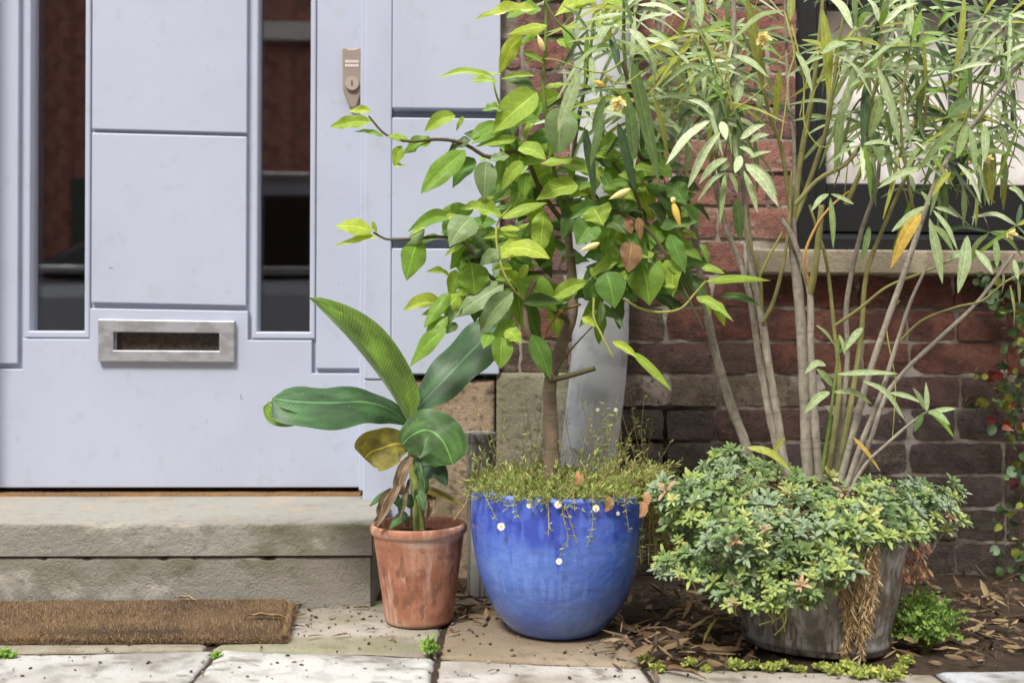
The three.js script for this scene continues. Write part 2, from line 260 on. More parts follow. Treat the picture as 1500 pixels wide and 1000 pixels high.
{
  const cache = new Map(), geoFor = (w) => { const q = Math.round(w * 250) / 250, k = q + '_' + Math.floor(R() * 4); if (!cache.has(k)) cache.set(k, brickGeo(q, 0.0668, 0.05, 500 + cache.size * 7)); return cache.get(k); };
  const XR = 1.5;
  for (let k = -7; k <= 14; k++) {
    const yc = Y0 + (k + 0.5) * COURSE; if (yc < 0.0) continue;
    let x = xWallL - (((k % 2) + 2) % 2 ? 0.17 : 0.05) - 0.02 * R(), head = ((k % 2) + 2) % 2 === 0;
    while (x < XR) {
      const L = head ? 0.102 : 0.213; let x0 = x, x1 = x + L; x = x1 + 0.0095; head = R() < 0.12 ? head : !head;
      x0 = Math.max(x0, xWallL + 0.001);
      if (yc > ySillT - 0.01) x1 = Math.min(x1, xWinL);
      else if (yc + 0.034 > ySillB) { if (x0 > xSillL - 0.02) continue; x1 = Math.min(x1, xSillL - 0.008); }
      if (x1 - x0 < 0.03) continue;
      const xc = (x0 + x1) / 2; let set;
      if (k >= 2) set = xc > 0.40 ? (R() < 0.7 ? 'orange' : 'plum') : (R() < 0.75 ? 'plum' : 'orange'); else if (k === 1) set = xc > 0.3 ? 'red' : 'brown'; else if (k === 0) set = xc > 0.62 ? 'red' : (R() < 0.6 ? 'brown' : 'red'); else if (k === -1) set = xc > 0.68 ? 'red' : 'brown';
      else if (k === -2) set = xc > 0.75 ? (R() < 0.5 ? 'grey' : 'brown') : 'tan'; else set = R() < 0.72 ? 'grey' : 'brown';
      const m = shade(new THREE.Mesh(geoFor(x1 - x0), pick(BR[set]))); m.name = 'brick'; m.position.set(xc - xWallL, yc, 0.001 * (R() - 0.5) * 4); m.rotation.set((R() - 0.5) * 0.02, (R() - 0.5) * 0.012, (R() - 0.5) * 0.012); brickWall.add(m);
    }
  }
  const mc = lin('#ada293'), md = lin('#857a6e'), mw = lin('#cdc6ba'), ms = lin('#5a5148');
  const mortarMat = std({ vertexColors: true, roughness: 1, bumpMap: rep(grainTex, 6), bumpScale: 0.004 });
  const mort = (x0, x1, y0, y1) => sheet(Math.round((x1 - x0) / 0.0075), Math.round((y1 - y0) / 0.0075), (u, v) => {
    const x = lerp(x0, x1, u), y = lerp(y0, y1, v), n = fbm(x * 26, y * 26, 130, 4), m = fbm(x * 6, y * 6, 133, 4);
    const lost = sstep(0.42, 0.6, fbm(x * 9 + 3, y * 9, 137, 3)) * sstep(0.46, 0.36, y) * sstep(0.55, 0.40, x);
    const z = -0.0062 + 0.009 * (n - 0.42) - 0.028 * lost; let c = mixc(mc, md, sstep(0.35, 0.65, m)); c = mixc(c, mw, 0.7 * sstep(0.52, 0.68, n)); c = mixc(c, ms, 0.7 * sstep(0.5, 0.7, fbm(x * 15, y * 15, 139, 4)) + 0.3 * lost);
    return { p: [x, y, z], c, uv: [x, y] }; });
  part(brickWall, 'mortar', mergeGeometries([mort(xWallL, 1.62, -0.05, ySillB + 0.012), mort(xWallL, xWinL, ySillB + 0.012, 1.7)]), mortarMat, 'pale crumbling mortar joints');
  const coreMat = std({ color: srgb('#7a5a4c'), roughness: 1 });
  part(brickWall, 'wall_core', mergeGeometries([box(xWallL, 3.2, -0.4, ySillB, -0.30, -0.052, 0), box(xWallL, xWinL, ySillB, 2.2, -0.30, -0.052, 0), box(xWinR, 3.2, ySillB, 2.2, -0.30, -0.02, 0)]), coreMat);
  part(brickWall, 'wall_above', box(-3.2, 3.2, 2.2, 6.0, -0.30, -0.001, 0), std({ map: rep(BR.red[0].map, 1.5, 3), roughness: 0.95 }));
  part(brickWall, 'wall_beside_door', box(-3.2, onZ(-242, 300, 0).x, -0.4, 2.2, -0.30, -0.004, 0), std({ map: rep(BR.red[1].map, 1.5, 3), roughness: 0.95 }));
}
{ // rooms behind the door and window, shut off from daylight
  const wallM = std({ color: srgb('#5b554e'), roughness: 0.95 });
  const g = mergeGeometries([box(-3.2, 3.2, -0.5, -0.4, -3.2, -0.30, 0), box(-3.2, 3.2, 2.4, 2.5, -3.2, -0.30, 0), box(-3.2, 3.2, -0.4, 2.4, -3.3, -3.2, 0), box(-3.3, -3.2, -0.4, 2.4, -3.2, -0.30, 0), box(3.2, 3.3, -0.4, 2.4, -3.2, -0.30, 0), box(0.02, 0.1, -0.4, 2.4, -3.2, -0.302, 0)]);
  single('interior_walls', g, wallM, 'dark rooms behind the door and the window', 'interior', null, 'structure');
}
// window sill and window
{
  const sillM = std({ map: tex(512, 128, (u, v) => { const n = fbm(u * 12, v * 6, 150, 5), s = fbm(u * 50, v * 20, 152, 3); return mixc(mixc([176, 164, 140], [150, 138, 116], sstep(0.4, 0.65, n)), [120, 112, 96], 0.5 * sstep(0.58, 0.75, s)); }), roughness: 0.85, bumpMap: stoneBump, bumpScale: 0.003 });
  single('window_sill', box(xSillL, xWinR + 0.06, ySillB, ySillT, -0.12, 0.05, 0.006), sillM, 'buff stone sill under the black window', 'sill', null, null, V(xSillL, ySillB, 0));
  const win = thing('window', 'black painted sash window with pale net curtain above stone sill', 'window', V(xWinL, ySillT, -0.06));
  const blk = phy({ color: srgb('#0d0f13'), roughness: 0.5, clearcoat: 0.15, clearcoatRoughness: 0.3, bumpMap: rep(brushTex, 3), bumpScale: 0.0006 });
  const zf = -0.045, X = (px, z = zf) => onZ(px, 200, z).x, Y = (py, z = zf) => onZ(1300, py, z).y, top = 2.2;
  part(win, 'frame_stile', box(xWinL, X(1192), ySillT, top, -0.13, -0.03, 0.003), blk);
  part(win, 'frame_stile', box(X(1722), xWinR, ySillT, top, -0.13, -0.03, 0.003), blk);
  part(win, 'frame_sill', extrude([[0, 0], [0.062, 0], [0.062, 0.030], [0.03, 0.047], [0, 0.047]].map(([a, b]) => [a, b]), 0, X(1722) - X(1192), 0.0015).rotateY(-Math.PI / 2).translate(X(1722), ySillT + 0.001, -0.085), blk);
  const y1 = ySillT + 0.049, y2 = Y(268), gt = Y(10);
  part(win, 'sash_stile', box(X(1193), X(1212), y1, top, -0.085, -0.047, 0.003), blk);
  part(win, 'sash_stile', box(X(1702), X(1721), y1, top, -0.085, -0.047, 0.003), blk);
  part(win, 'bottom_rail', box(X(1212.5), X(1701.5), y1, y2, -0.084, -0.048, 0.004), blk);
  part(win, 'glazing_bar', box(X(1399), X(1420), y2 + 0.001, gt - 0.001, -0.082, -0.05, 0.004), blk);
  part(win, 'meeting_rail', box(X(1212.5), X(1701.5), gt, gt + 0.045, -0.084, -0.043, 0.004), blk);
  part(win, 'top_rail', box(X(1193), X(1721), 2.14, 2.199, -0.09, -0.03, 0.004), blk);
  const glass = phy({ color: 0xffffff, roughness: 0.02, transmission: 1, thickness: 0, ior: 1.5, specularIntensity: 1 });
  const pane = (a, b, c, d) => part(win, 'pane', box(X(a), X(b), c, d, -0.069, -0.0665, 0), glass);
  pane(1212.6, 1398.9, y2 + 0.0005, gt - 0.0005); pane(1420.1, 1701.4, y2 + 0.0005, gt - 0.0005); pane(1212.6, 1701.4, gt + 0.0455, 2.139);
  const ct = tex(512, 512, (u, v) => { const n = fbm(u * 10, v * 10, 160, 5, 10), w = vnoise(u * 220, v * 6, 163, 220); return mixc([250, 247, 242], [206, 202, 198], clamp(0.9 * sstep(0.38, 0.66, n) + 0.15 * w)); });
  const cm = phy({ map: ct, roughness: 1, side: THREE.DoubleSide });
  const cur = sheet(120, 30, (u, v) => { const x = lerp(X(1200), X(1715), u), y = lerp(y1 + 0.002, 2.19, v); return { p: [x, y, -0.102 + 0.006 * Math.sin(x * 46 + 3 * fbm(x * 6, y * 2, 5, 2)) + 0.006 * fbm(x * 9, y * 3, 7, 3)], c: [1, 1, 1], uv: [x * 1.5, y * 1.5] }; });
  single('net_curtain', cur, cm, 'pale net curtain hanging behind the window panes', 'curtain', null, null, V(X(1450), y1, -0.115));
}
// ---------------------------------------------------------------- door, surround, step
const zD = -0.07;
const dX = (px) => onZ(px, 400, zD).x, dY = (py) => onZ(260, py, zD).y, DTOP = 2.12;
const yDoorB = dY(713);
const door = thing('front_door', 'pale blue-grey painted door with two tall glass strips and a metal letter plate', 'door', V((dX(-39) + dX(530)) / 2, yDoorB, zD));
{
  const rect = (a, b, c, d) => [[dX(a), dY(c)], [dX(b), dY(c)], [dX(b), d === 'top' ? DTOP - 0.12 : dY(d)], [dX(a), d === 'top' ? DTOP - 0.12 : dY(d)]];
  const doorGlass = phy({ color: srgb('#ffffff'), roughness: 0.015, transmission: 1, thickness: 0, ior: 1.52 });
  const holes = [rect(42, 122, 485, 'top'), rect(376, 453, 485, 'top')];
  part(door, 'door_leaf', extrude([[dX(-39), yDoorB], [dX(530), yDoorB], [dX(530), DTOP], [dX(-39), DTOP]], -0.118, -0.083, 0.001, holes), paint);
  const board = (pts, zz = zD) => part(door, 'board', extrude(pts.map(([a, b]) => [dX(a), b === 'top' ? DTOP - 0.002 : dY(b)]), -0.0835, zz, 0.002), paint);
  const slot = [[169, 513], [323, 513.5], [323, 487.5], [169, 486.5]].map(([a, b]) => [dX(a), dY(b)]);
  const board0 = (pts) => part(door, 'board', extrude(pts.map(([a, b]) => [dX(a), dY(b)]), -0.0835, zD, 0.002, [slot]), paint);
  board0([[-37, 714], [529, 714], [529, 546], [457, 546], [457, 497.5], [363, 497.5], [363, 455], [131, 452], [131, 497], [33, 497], [33, 541], [-37, 541]]);
  board([[-37, 533], [25, 533], [25, 'top'], [-37, 'top']]);
  board([[463, 539], [529, 539], [529, 'top'], [463, 'top']]);
  let yb = 443.5; for (let k = 0; k < 5; k++) { const yt = yb - 248; const P = [[133, yb], [360, yb + 3.5], [360, yt + 3.5], [133, yt]]; if (dY(yb) > DTOP - 0.03) break; if (dY(yt) > DTOP - 0.01) { P[2][1] = 'top'; P[3][1] = 'top'; } board(P); yb -= 253.5; }
  for (const [a, b] of [[42, 122], [376, 453]]) {
    const o = rect(a - 8, b + 8, 495.5, 'top'), i = rect(a, b, 485, 'top'); o[2][1] = o[3][1] = DTOP - 0.105;
    part(door, 'glazing_bead', extrude(o, -0.084, -0.0735, 0.0035, [i]), paint);
    part(door, 'glass_strip', box(dX(a) - 0.004, dX(b) + 0.004, dY(485) - 0.004, DTOP - 0.116, -0.1005, -0.0965, 0), doorGlass);
    part(door, 'glass_strip', box(dX(a) - 0.004, dX(b) + 0.004, dY(485) - 0.004, DTOP - 0.116, -0.1145, -0.1105, 0), doorGlass, 'second pane added behind to strengthen the reflections');  // extra pane added to strengthen the mirrored street
  }
  // letter plate
  const alu = std({ color: srgb('#c4c5c8'), metalness: 0.45, roughness: 0.45, roughnessMap: rep(tex(256, 256, (u, v) => g3(150 + 105 * fbm(u * 4, v * 40, 170, 4, 4)), false), 3), bumpMap: rep(brushTex, 5), bumpScale: 0.0003, map: rep(tex(256, 256, (u, v) => { const n = fbm(u * 8, v * 16, 171, 5, 8); return mixc([236, 236, 237], [208, 206, 205], sstep(0.42, 0.68, n)); }), 4) });
  const lp = part(door, 'letter_plate', extrude([[146, 529.5], [345, 530], [345, 470], [146, 468]].map(([a, b]) => [dX(a), dY(b)]), zD - 0.001, zD + 0.013, 0.002, [[[169, 513], [323, 513.5], [323, 487.5], [169, 486.5]].map(([a, b]) => [dX(a), dY(b)])]), alu, 'scuffed brushed metal letter plate');
  const flapM = std({ color: srgb('#625b53'), metalness: 0.4, roughness: 0.38, map: rep(tex(256, 128, (u, v) => { const n = fbm(u * 14, v * 10, 175, 5), s = fbm(u * 30, v * 24, 177, 3); return mixc(mixc([208, 200, 188], [184, 172, 156], sstep(0.38, 0.66, n)), [84, 74, 62], 0.6 * sstep(0.58, 0.75, s)); }), 6, 8) });  // dark brown mottling paints the ground reflection and the dim slot
  part(lp, 'flap', box(dX(169) + 0.0005, dX(323) - 0.0005, dY(513) + 0.0005, dY(487) - 0.001, zD - 0.0125, zD - 0.0095, 0.0008), flapM, 'metal flap with the brown ground reflection put into its colour');
  // night-latch key cover
  const brz = std({ color: srgb('#96877a'), metalness: 0.25, roughness: 0.5, bumpMap: rep(grainTex, 8), bumpScale: 0.0004 });
  const L = [[503, 70], [506, 68], [512, 70.5], [520, 70.5], [527, 68], [531, 70], [532, 132], [524, 156], [519, 158.5], [514, 156], [504, 130]].reverse().map(([a, b]) => [dX(a - 2), dY(b)]);
  const lk = part(door, 'lock_cover', extrude(L, zD - 0.0005, zD + 0.016, 0.003), brz, 'beige metal lock cover with round keyhole');
  const cyl = new THREE.CylinderGeometry(0.0155, 0.017, 0.008, 32); cyl.rotateX(Math.PI / 2); const cp = onZ(515.5, 122, zD + 0.02); cyl.translate(cp.x, cp.y, zD + 0.0185); part(lk, 'lock_cylinder', cyl, std({ color: srgb('#b8ada2'), metalness: 0.4, roughness: 0.4 }));
  part(lk, 'keyhole', box(cp.x - 0.0014, cp.x + 0.0014, cp.y - 0.006, cp.y + 0.006, zD + 0.0215, zD + 0.0236, 0.0005), std({ color: srgb('#2d2724'), roughness: 0.6 }));
  const mk = []; for (const [row, n, ww] of [[90, 6, 2.6], [96, 5, 3.2]]) for (let k = 0; k < n; k++) { const c = onZ(505.5 + k * (20 / n) + 1.6, row, zD + 0.016); mk.push(box(c.x - ww * 0.00075, c.x + ww * 0.00075, c.y - 0.0028, c.y + 0.0028, zD + 0.0155, zD + 0.0168, 0.0004)); }
  part(lk, 'lettering', mergeGeometries(mk), std({ color: srgb('#e2dcd4'), roughness: 0.5 }), 'two worn rows of small pale letters');
}
{ // painted surround: jamb and grooved blocks
  const z0 = 0.0, zp = 0.022;
  const sur = thing('door_surround', 'pale grey painted timber door surround with deep horizontal grooves', 'door frame', V(onZ(640, 560, z0).x, onZ(640, 560, z0).y, 0));
  const jx = (px) => onZ(px, 400, z0).x, jy = (py) => onZ(650, py, z0).y, pX = (px) => onZ(px, 400, zp).x, pY = (py) => onZ(650, py, zp).y;
  const yFoot = jy(760);
  part(sur, 'jamb', box(jx(533), jx(573), jy(556), 2.199, -0.29, z0, 0.004), paint);
  part(sur, 'jamb_foot', box(jx(532), jx(603), yFoot, jy(556) - 0.001, -0.29, z0 - 0.003, 0.004), paint);
  part(sur, 'jamb_bead', box(dX(531), jx(543), jy(720), 2.199, -0.12, -0.008 - 0.001, 0.004), paint);
  part(sur, 'backing', box(jx(573) + 0.001, xWallL - 0.0015, jy(550), 2.199, -0.29, -0.022, 0), paint);
  for (const [b, t] of [[548, 364], [350, 172.5], [159, -20], [-34, -210], [-224, -400], [-414, -590]]) {
    const yt = Math.min(2.195, pY(t)), y0 = pY(b); if (y0 > 2.19) break;
    part(sur, 'block', box(pX(573.5), pX(732), y0, yt, -0.0215, zp, 0.003), paint);
  }
  // same surround on the hidden left side of the door
  part(sur, 'jamb', box(jx(-82), jx(-40), yFoot, 2.199, -0.29, z0, 0.004), paint);
  part(sur, 'block', box(jx(-241), jx(-83), yFoot, 2.199, -0.29, zp, 0.004), paint);
  part(sur, 'head', box(dX(-39), dX(530), DTOP + 0.003, 2.199, -0.29, z0, 0.004), paint);
}
// rendered plinth blocks under the surround and beside the pipe
{
  const pl = thing('plinth', 'two weathered stone plinth blocks beneath the painted surround', 'plinth', V(onZ(720, 700, 0.02).x, 0, 0));
  const slab = (a, b, t, zf, c1, c2, seed, rough) => { const x0 = onZ(a, 600, zf).x, x1 = onZ(b, 600, zf).x, y1 = onZ((a + b) / 2, t, zf).y, A = lin(c1), B = lin(c2), dk = lin('#5d5347'), gr = lin('#7c7a5c');
    const nu = Math.round((x1 - x0) / 0.004), nv = Math.round(y1 / 0.004);
    const front = sheet(nu + 2, nv + 2, (uu, vv) => { const i = Math.round(uu * (nu + 2)) - 1, j = Math.round(vv * (nv + 2)) - 1, sk = i < 0 || j < 0 || i > nu || j > nv, u = clamp(i / nu), v = clamp(j / nv), x = lerp(x0, x1, u), y = lerp(-0.01, y1, v), e = Math.min(u * (x1 - x0), (1 - u) * (x1 - x0), (1 - v) * y1);
      const n = fbm(x * 22, y * 22, seed, 5), m = fbm(x * 5, y * 7, seed + 3, 4), hole = sstep(0.72, 0.8, vnoise(x * 120, y * 120, seed + 7));
      let c = mixc(A, B, sstep(0.35, 0.65, m)); c = mixc(c, dk, 0.4 * sstep(0.55, 0.75, n) + 0.4 * hole * rough); c = mixc(c, gr, 0.5 * sstep(0.5, 0.7, fbm(x * 11, y * 5, seed + 9, 4)));
      return { p: [x, y, sk ? -0.04 : zf + rough * 0.006 * (n - 0.5) - 0.002 * hole - 0.005 * sstep(0.01, 0, e)], c, uv: [x, y] }; });
    part(pl, 'plinth_block', front, std({ vertexColors: true, roughness: 0.95, bumpMap: rep(grainTex, 5), bumpScale: 0.004 })); };
  slab(604, 725, 556, 0.012, '#a8927a', '#8f7a63', 210, 1.4);
  slab(727, 846, 546, 0.016, '#a9a193', '#8d8674', 220, 0.8);
}
// stone step
const zS = 0.288, ySt = 0.17;
{
  const x1 = onZ(549, 800, zS).x, x0 = -1.75;
  const st = thing('stone_step', 'weathered two-slab stone doorstep with pale tread and algae-stained faces', 'step', V(-0.8, 0, 0.1));
  const mat = std({ vertexColors: true, roughness: 0.92, bumpMap: rep(grainTex, 5), bumpScale: 0.0045 });
  const slab = (name, y0, y1, zf, xr, seed, faceA, faceB, topA, topB) => {
    const prof = []; const nF = Math.round((y1 - y0) / 0.005), nT = Math.round((zf + 0.15) / 0.006), rad = 0.007;
    for (let i = 0; i <= nF; i++) prof.push([zf, lerp(y0, y1 - rad, i / nF), 0]); for (let i = 1; i < 4; i++) { const a = (i / 4) * Math.PI / 2; prof.push([zf - rad + rad * Math.cos(a), y1 - rad + rad * Math.sin(a), i / 4]); } for (let i = 0; i <= nT; i++) prof.push([lerp(zf - rad, -0.15, i / nT), y1, 1]);
    const A = lin(faceA), B = lin(faceB), C = lin(topA), D = lin(topB), alg = lin('#74735a'), wh = lin('#cfcabf'), dk = lin('#5d564b');
    const nu = Math.round((xr - x0) / 0.007);
    const g = sheet(nu + 1, prof.length - 1, (u, v) => {
      const ii = Math.round(u * (nu + 1)), cap = ii > nu, q = prof[Math.round(v * (prof.length - 1))], x = cap ? xr : lerp(x0, xr, ii / nu); let [z, y, k] = q;
      const n = fbm(x * 16, (y - z) * 16, seed, 5), m = fbm(x * 4, (y - z) * 6, seed + 4, 4), f = fbm(x * 60, (y - z) * 60, seed + 6, 3);
      const chip = sstep(0.58, 0.8, fbm(x * 22, 3, seed + 8, 4)) * (k > 0 && z > zf - 0.03 ? 1 : 0);
      // ragged line where foot-worn pale stone ends and the stained face begins
      const worn = clamp(sstep(0.25, 0.75, (k >= 1 ? 1 : 0) + (n - 0.5) * 0.7 + (k > 0 && k < 1 ? k : 0) + (y > y1 - 0.02 ? 0.22 * n : 0)));
      let face = mixc(A, B, sstep(0.38, 0.64, m)); face = mixc(face, alg, 0.95 * sstep(0.36, 0.58, 0.6 * fbm(x * 3, y * 9, seed + 13, 4) + 0.4 * n) * sstep(-1.2, -0.4, x)); face = mixc(face, wh, 0.6 * sstep(0.56, 0.74, 0.6 * n + 0.4 * fbm(x * 7, y * 24, seed + 23, 4))); face = mixc(face, dk, 0.45 * sstep(0.56, 0.74, f * 0.6 + n * 0.4));
      let topc = mixc(C, D, sstep(0.4, 0.68, m)); topc = mixc(topc, dk, 0.25 * sstep(0.6, 0.8, f)); topc = mixc(topc, lin('#b9a48a'), 0.4 * sstep(0.55, 0.72, n));
      y += (k >= 1 ? 0.002 : 0) * (n - 0.5) - 0.006 * chip; z += (k < 1 ? 0.004 * (n - 0.5) : 0) - 0.005 * chip; if (cap) { z = Math.min(z, zf - 0.012); z = -0.15; }
      return { p: [x - (ii === nu ? 0.004 : 0), y, z], c: mixc(face, topc, worn), uv: [x, y - z] }; });
    part(st, name, g, mat);
  };
  slab('lower_slab', -0.02, 0.103, zS - 0.004, x1 - 0.003, 300, '#979389', '#8a857a', '#979389', '#8a857a');
  slab('upper_slab', 0.1055, ySt, zS, x1, 320, '#979389', '#a39f96', '#a39f96', '#979389');
}
// coir strip under the door
const coirC = ['#7d664a', '#6a543a', '#94795a', '#57432e', '#a78b68'].map((h) => srgb(h));
const fibre = (() => { const g = new THREE.BufferGeometry(); g.setAttribute('position', new THREE.Float32BufferAttribute([-0.0004, 0, 0, 0.0004, 0, 0.0002, 0, 0.006, 0.001, 0, 0, -0.0005], 3)); g.setIndex([0, 1, 2, 1, 3, 2, 3, 0, 2]); g.computeVertexNormals(); return g; })();
function coir(parent, n, at, lean = 0.5, s = 1) {
  const im = new THREE.InstancedMesh(fibre, std({ color: 0xffffff, roughness: 1, side: THREE.DoubleSide }), n), m = new THREE.Matrix4(), q = new THREE.Quaternion(), e = new THREE.Euler(), o = origin(parent);
  for (let k = 0; k < n; k++) { const p = at(); e.set(rr(-lean, lean) + 0.15, R() * 6.28, rr(-lean, lean)); q.setFromEuler(e); const l = rr(0.6, 1.5) * s; m.compose(p.sub(o), q, V(rr(0.8, 1.5), l, 1)); im.setMatrixAt(k, m); im.setColorAt(k, pick(coirC)); }
  im.name = 'coir_fibres'; im.userData.kind = 'stuff'; shade(im); parent.add(im);
}
{
  const xl = dX(-39), xr = onZ(528, 722, -0.06).x, st = thing('coir_strip', 'thin brown coir strip lying along the foot of the door', 'mat', V(-0.6, ySt, -0.06));
  part(st, 'strip', sheet(180, 10, (u, v) => { const x = lerp(xl, xr, u), z = lerp(-0.045, -0.14, v); return { p: [x, ySt + (v < 0.05 ? -0.003 : 0.0045 + 0.003 * fbm(x * 40, z * 40, 9, 3)), z + 0.006 * (fbm(x * 9, 2, 8, 3) - 0.5)], c: mixc(lin('#8a6a45'), lin('#60452c'), fbm(x * 30, z * 60, 11, 4)) }; }), std({ vertexColors: true, roughness: 1 }));
  coir(st, 2600, () => V(rr(xl, xr), ySt + 0.004, rr(-0.075, -0.046)), 0.9, 0.8);
}
// door mat on the paving
{
  const A = onY(-90, 935, 0.02), xr = onY(420, 920, 0.02).x, zf = onY(200, 946, 0).z, zb = zS + 0.012, hgt = 0.022, e0 = onY(428, 884, 0.02), e1 = onY(416, 940, 0.01), edge = (z) => lerp(e0.x, e1.x, (z - e0.z) / (e1.z - e0.z));
  const mat = thing('door_mat', 'thick worn brown coir doormat lying against the stone step', 'mat', V((A.x + xr) / 2, 0, (zf + zb) / 2));
  part(mat, 'mat_body', sheet(200, 60, (u, v) => { const z = lerp(zf, zb, v), xe = edge(z), x = lerp(-1.6, xe, u), e = Math.min((1 - u) * (xe + 1.6), v * (zf - zb)); const rag = 0.006 * (fbm(x * 40, z * 40, 19, 3) - 0.5); return { p: [x + (u > 0.97 ? rag * 2 : 0), Math.max(-0.002, 0.004 + hgt * sstep(-0.002, 0.02, e) * (0.85 + 0.3 * (fbm(x * 12, z * 12, 15, 4) - 0.5))), z + rag], c: mixc(lin('#6a543a'), lin('#423222'), sstep(0.3, 0.7, 0.6 * fbm(x * 18, z * 18, 17, 5) + 0.4 * fbm(x * 5, z * 9, 27, 3))) }; }), std({ vertexColors: true, roughness: 1, bumpMap: rep(grainTex, 8), bumpScale: 0.004 }));
  coir(mat, 26000, () => { const z = rr(zb, zf), xe = edge(z) + 0.003, x = rr(-1.45, xe); const e = Math.min(xe - x, zf - z); return V(x, 0.002 + hgt * sstep(-0.002, 0.02, e) * 0.85, z); }, 0.95, 1.25);
  coir(mat, 2600, () => { const z = rr(zb, zf), x = edge(z) + rr(-0.004, 0.004); return V(x, rr(0.002, 0.018), z); }, 1.5, 1.5);
  coir(mat, 5200, () => V(rr(-1.45, xr), rr(0.001, 0.016), zf + rr(-0.006, 0.002)), 1.5, 1.3);
}
// downpipe
{
  const pc = V(onZ(880, 440, 0.07).x, 0, 0.07), pb = onZ(864, 700, 0.07), r = 0.0615;
  const t = tex(256, 1024, (u, v) => { const n = fbm(u * 8, v * 24, 230, 5, 8), s = fbm(u * 40, v * 10, 232, 4, 40), sp = vnoise(u * 100, v * 300, 234, 100); let c = mixc([190, 192, 195], [166, 168, 172], sstep(0.4, 0.68, n)); c = mixc(c, [128, 124, 116], 0.55 * sstep(0.62, 0.8, s * 0.6 + n * 0.4)); if (sp > 0.985) c = mixc(c, [70, 66, 60], 0.6); return c; });
  const pm = std({ map: t, roughness: 0.55, bumpMap: t, bumpScale: 0.0006 });
  const dp = thing('downpipe', 'wide pale grey downpipe running down the brick wall behind the citrus tree', 'pipe', V(pb.x, 0, 0.07));
  part(dp, 'pipe', tube([V(pb.x - 0.012, -0.01, 0.066), V(pb.x - 0.004, 0.25, 0.07), V(pc.x - 0.002, 0.5, 0.07), V(pc.x, 0.75, 0.07), V(pc.x, 2.19, 0.07)], r, r, 48, 40, 0), pm);
  part(dp, 'bracket', box(pc.x - 0.085, pc.x + 0.085, 1.42, 1.46, 0.003, 0.028, 0.003), pm);
}
// ---------------------------------------------------------------- pots
const potB = onY(814, 921, 0.002), potT = onY(614, 910, 0.002), tubC = onY(1196, 940, 0.0);
potB.y = 0.003; potT.y = 0.003; tubC.y = 0;
const soilTop = (parent, c, r, y, seed) => part(parent, 'soil', sheet(40, 14, (u, v) => { const a = u * Math.PI * 2, q = v * r; return { p: [c.x + Math.cos(a) * q, c.y + y + 0.012 * (fbm(Math.cos(a) * q * 60 + 9, Math.sin(a) * q * 60 + 9, seed, 4) - 0.5), c.z - Math.sin(a) * q], c: [1, 1, 1], uv: [Math.cos(a) * q * 2, Math.sin(a) * q * 2] }; }), soilMat);
{ // blue glazed pot
  const H = 0.258, prof = [[0.001, 0], [0.078, 0], [0.083, 0.003], [0.091, 0.010], [0.105, 0.026], [0.119, 0.047], [0.132, 0.074], [0.143, 0.105], [0.151, 0.14], [0.156, 0.175], [0.158, 0.205], [0.158, 0.235], [0.157, 0.25], [0.155, 0.2555], [0.152, 0.2578], [0.149, 0.2575], [0.1465, 0.255], [0.145, 0.25], [0.144, 0.21], [0.14, 0.16], [0.001, 0.155]];
  const curve = new THREE.SplineCurve(prof.slice(1, 14).map(([r, y]) => new THREE.Vector2(r, y)));
  const pts = [[0.001, 0], ...curve.getPoints(60).map((p) => [p.x, p.y]), ...prof.slice(14)];
  const g = lathe(pts, V(0, 0, 0), 96);
  { const p = g.attributes.position, uv = g.attributes.uv; for (let i = 0; i < p.count; i++) { uv.setXY(i, uv.getX(i), clamp(p.getY(i) / H)); const a = Math.atan2(p.getX(i), p.getZ(i)), k = 1 + 0.006 * Math.sin(2 * a + 1) + 0.004 * (fbm(a * 1.5 + 9, p.getY(i) * 14, 3, 3) - 0.5); p.setXYZ(i, p.getX(i) * k, p.getY(i), p.getZ(i) * k); } g.computeVertexNormals(); }
  // glaze: dense cobalt run down from the rim over a thinner, paler mottled blue
  const drip = (u) => 0.72 - 0.10 * (fbm(u * 9, 1, 401, 3, 9) - 0.5) - 0.24 * Math.pow(vnoise(u * 70, 2, 403, 70), 4);
  const gt = tex(2048, 512, (u, v) => {
    const n = fbm(u * 24, v * 10, 405, 5, 24), m = fbm(u * 8, v * 4, 407, 4, 8), st = fbm(u * 120, v * 5, 409, 3, 120), d = drip(u), k = sstep(d - 0.05, d + 0.05, v + 0.10 * (st - 0.5));
    let pale = mixc([92, 130, 210], [74, 108, 196], sstep(0.35, 0.65, m * 0.6 + n * 0.4)); pale = mixc(pale, [118, 150, 218], 0.5 * sstep(0.5, 0.72, st * 0.6 + n * 0.4));
    pale = mixc(pale, [90, 116, 184], 0.5 * sstep(0.5, 0.68, fbm(u * 16, v * 7, 417, 5, 16)));
    let deep = mixc([62, 90, 190], [46, 70, 172], sstep(0.4, 0.62, n)); deep = mixc(deep, [96, 128, 214], 0.5 * sstep(0.52, 0.7, st * 0.5 + m * 0.5)); let c = mixc(pale, deep, k * (0.75 + 0.25 * sstep(0.3, 0.6, n)));
    c = mixc(c, [140, 160, 205], 0.5 * sstep(0.965, 0.99, v)); if (vnoise(u * 420, v * 110, 411, 420) > 0.982) c = mixc(c, [30, 32, 52], 0.6); if (v < 0.3 && vnoise(u * 300, v * 60, 413, 300) > 0.93 + v * 0.25) c = mixc(c, [112, 100, 86], 0.7); return c; });
  const t = thing('glazed_pot', 'large glossy cobalt blue glazed pot holding the citrus tree', 'pot', potB.clone());
  g.rotateY(1.9); g.rotateZ(-0.014); g.translate(potB.x, potB.y + 0.001, potB.z);
  part(t, 'pot_body', g, phy({ map: gt, roughness: 0.5, clearcoat: 0.85, clearcoatRoughness: 0.16, roughnessMap: null, bumpMap: rep(coarseTex, 10, 4), bumpScale: 0.0012 }));
  soilTop(t, potB, 0.143, 0.232, 31);
}
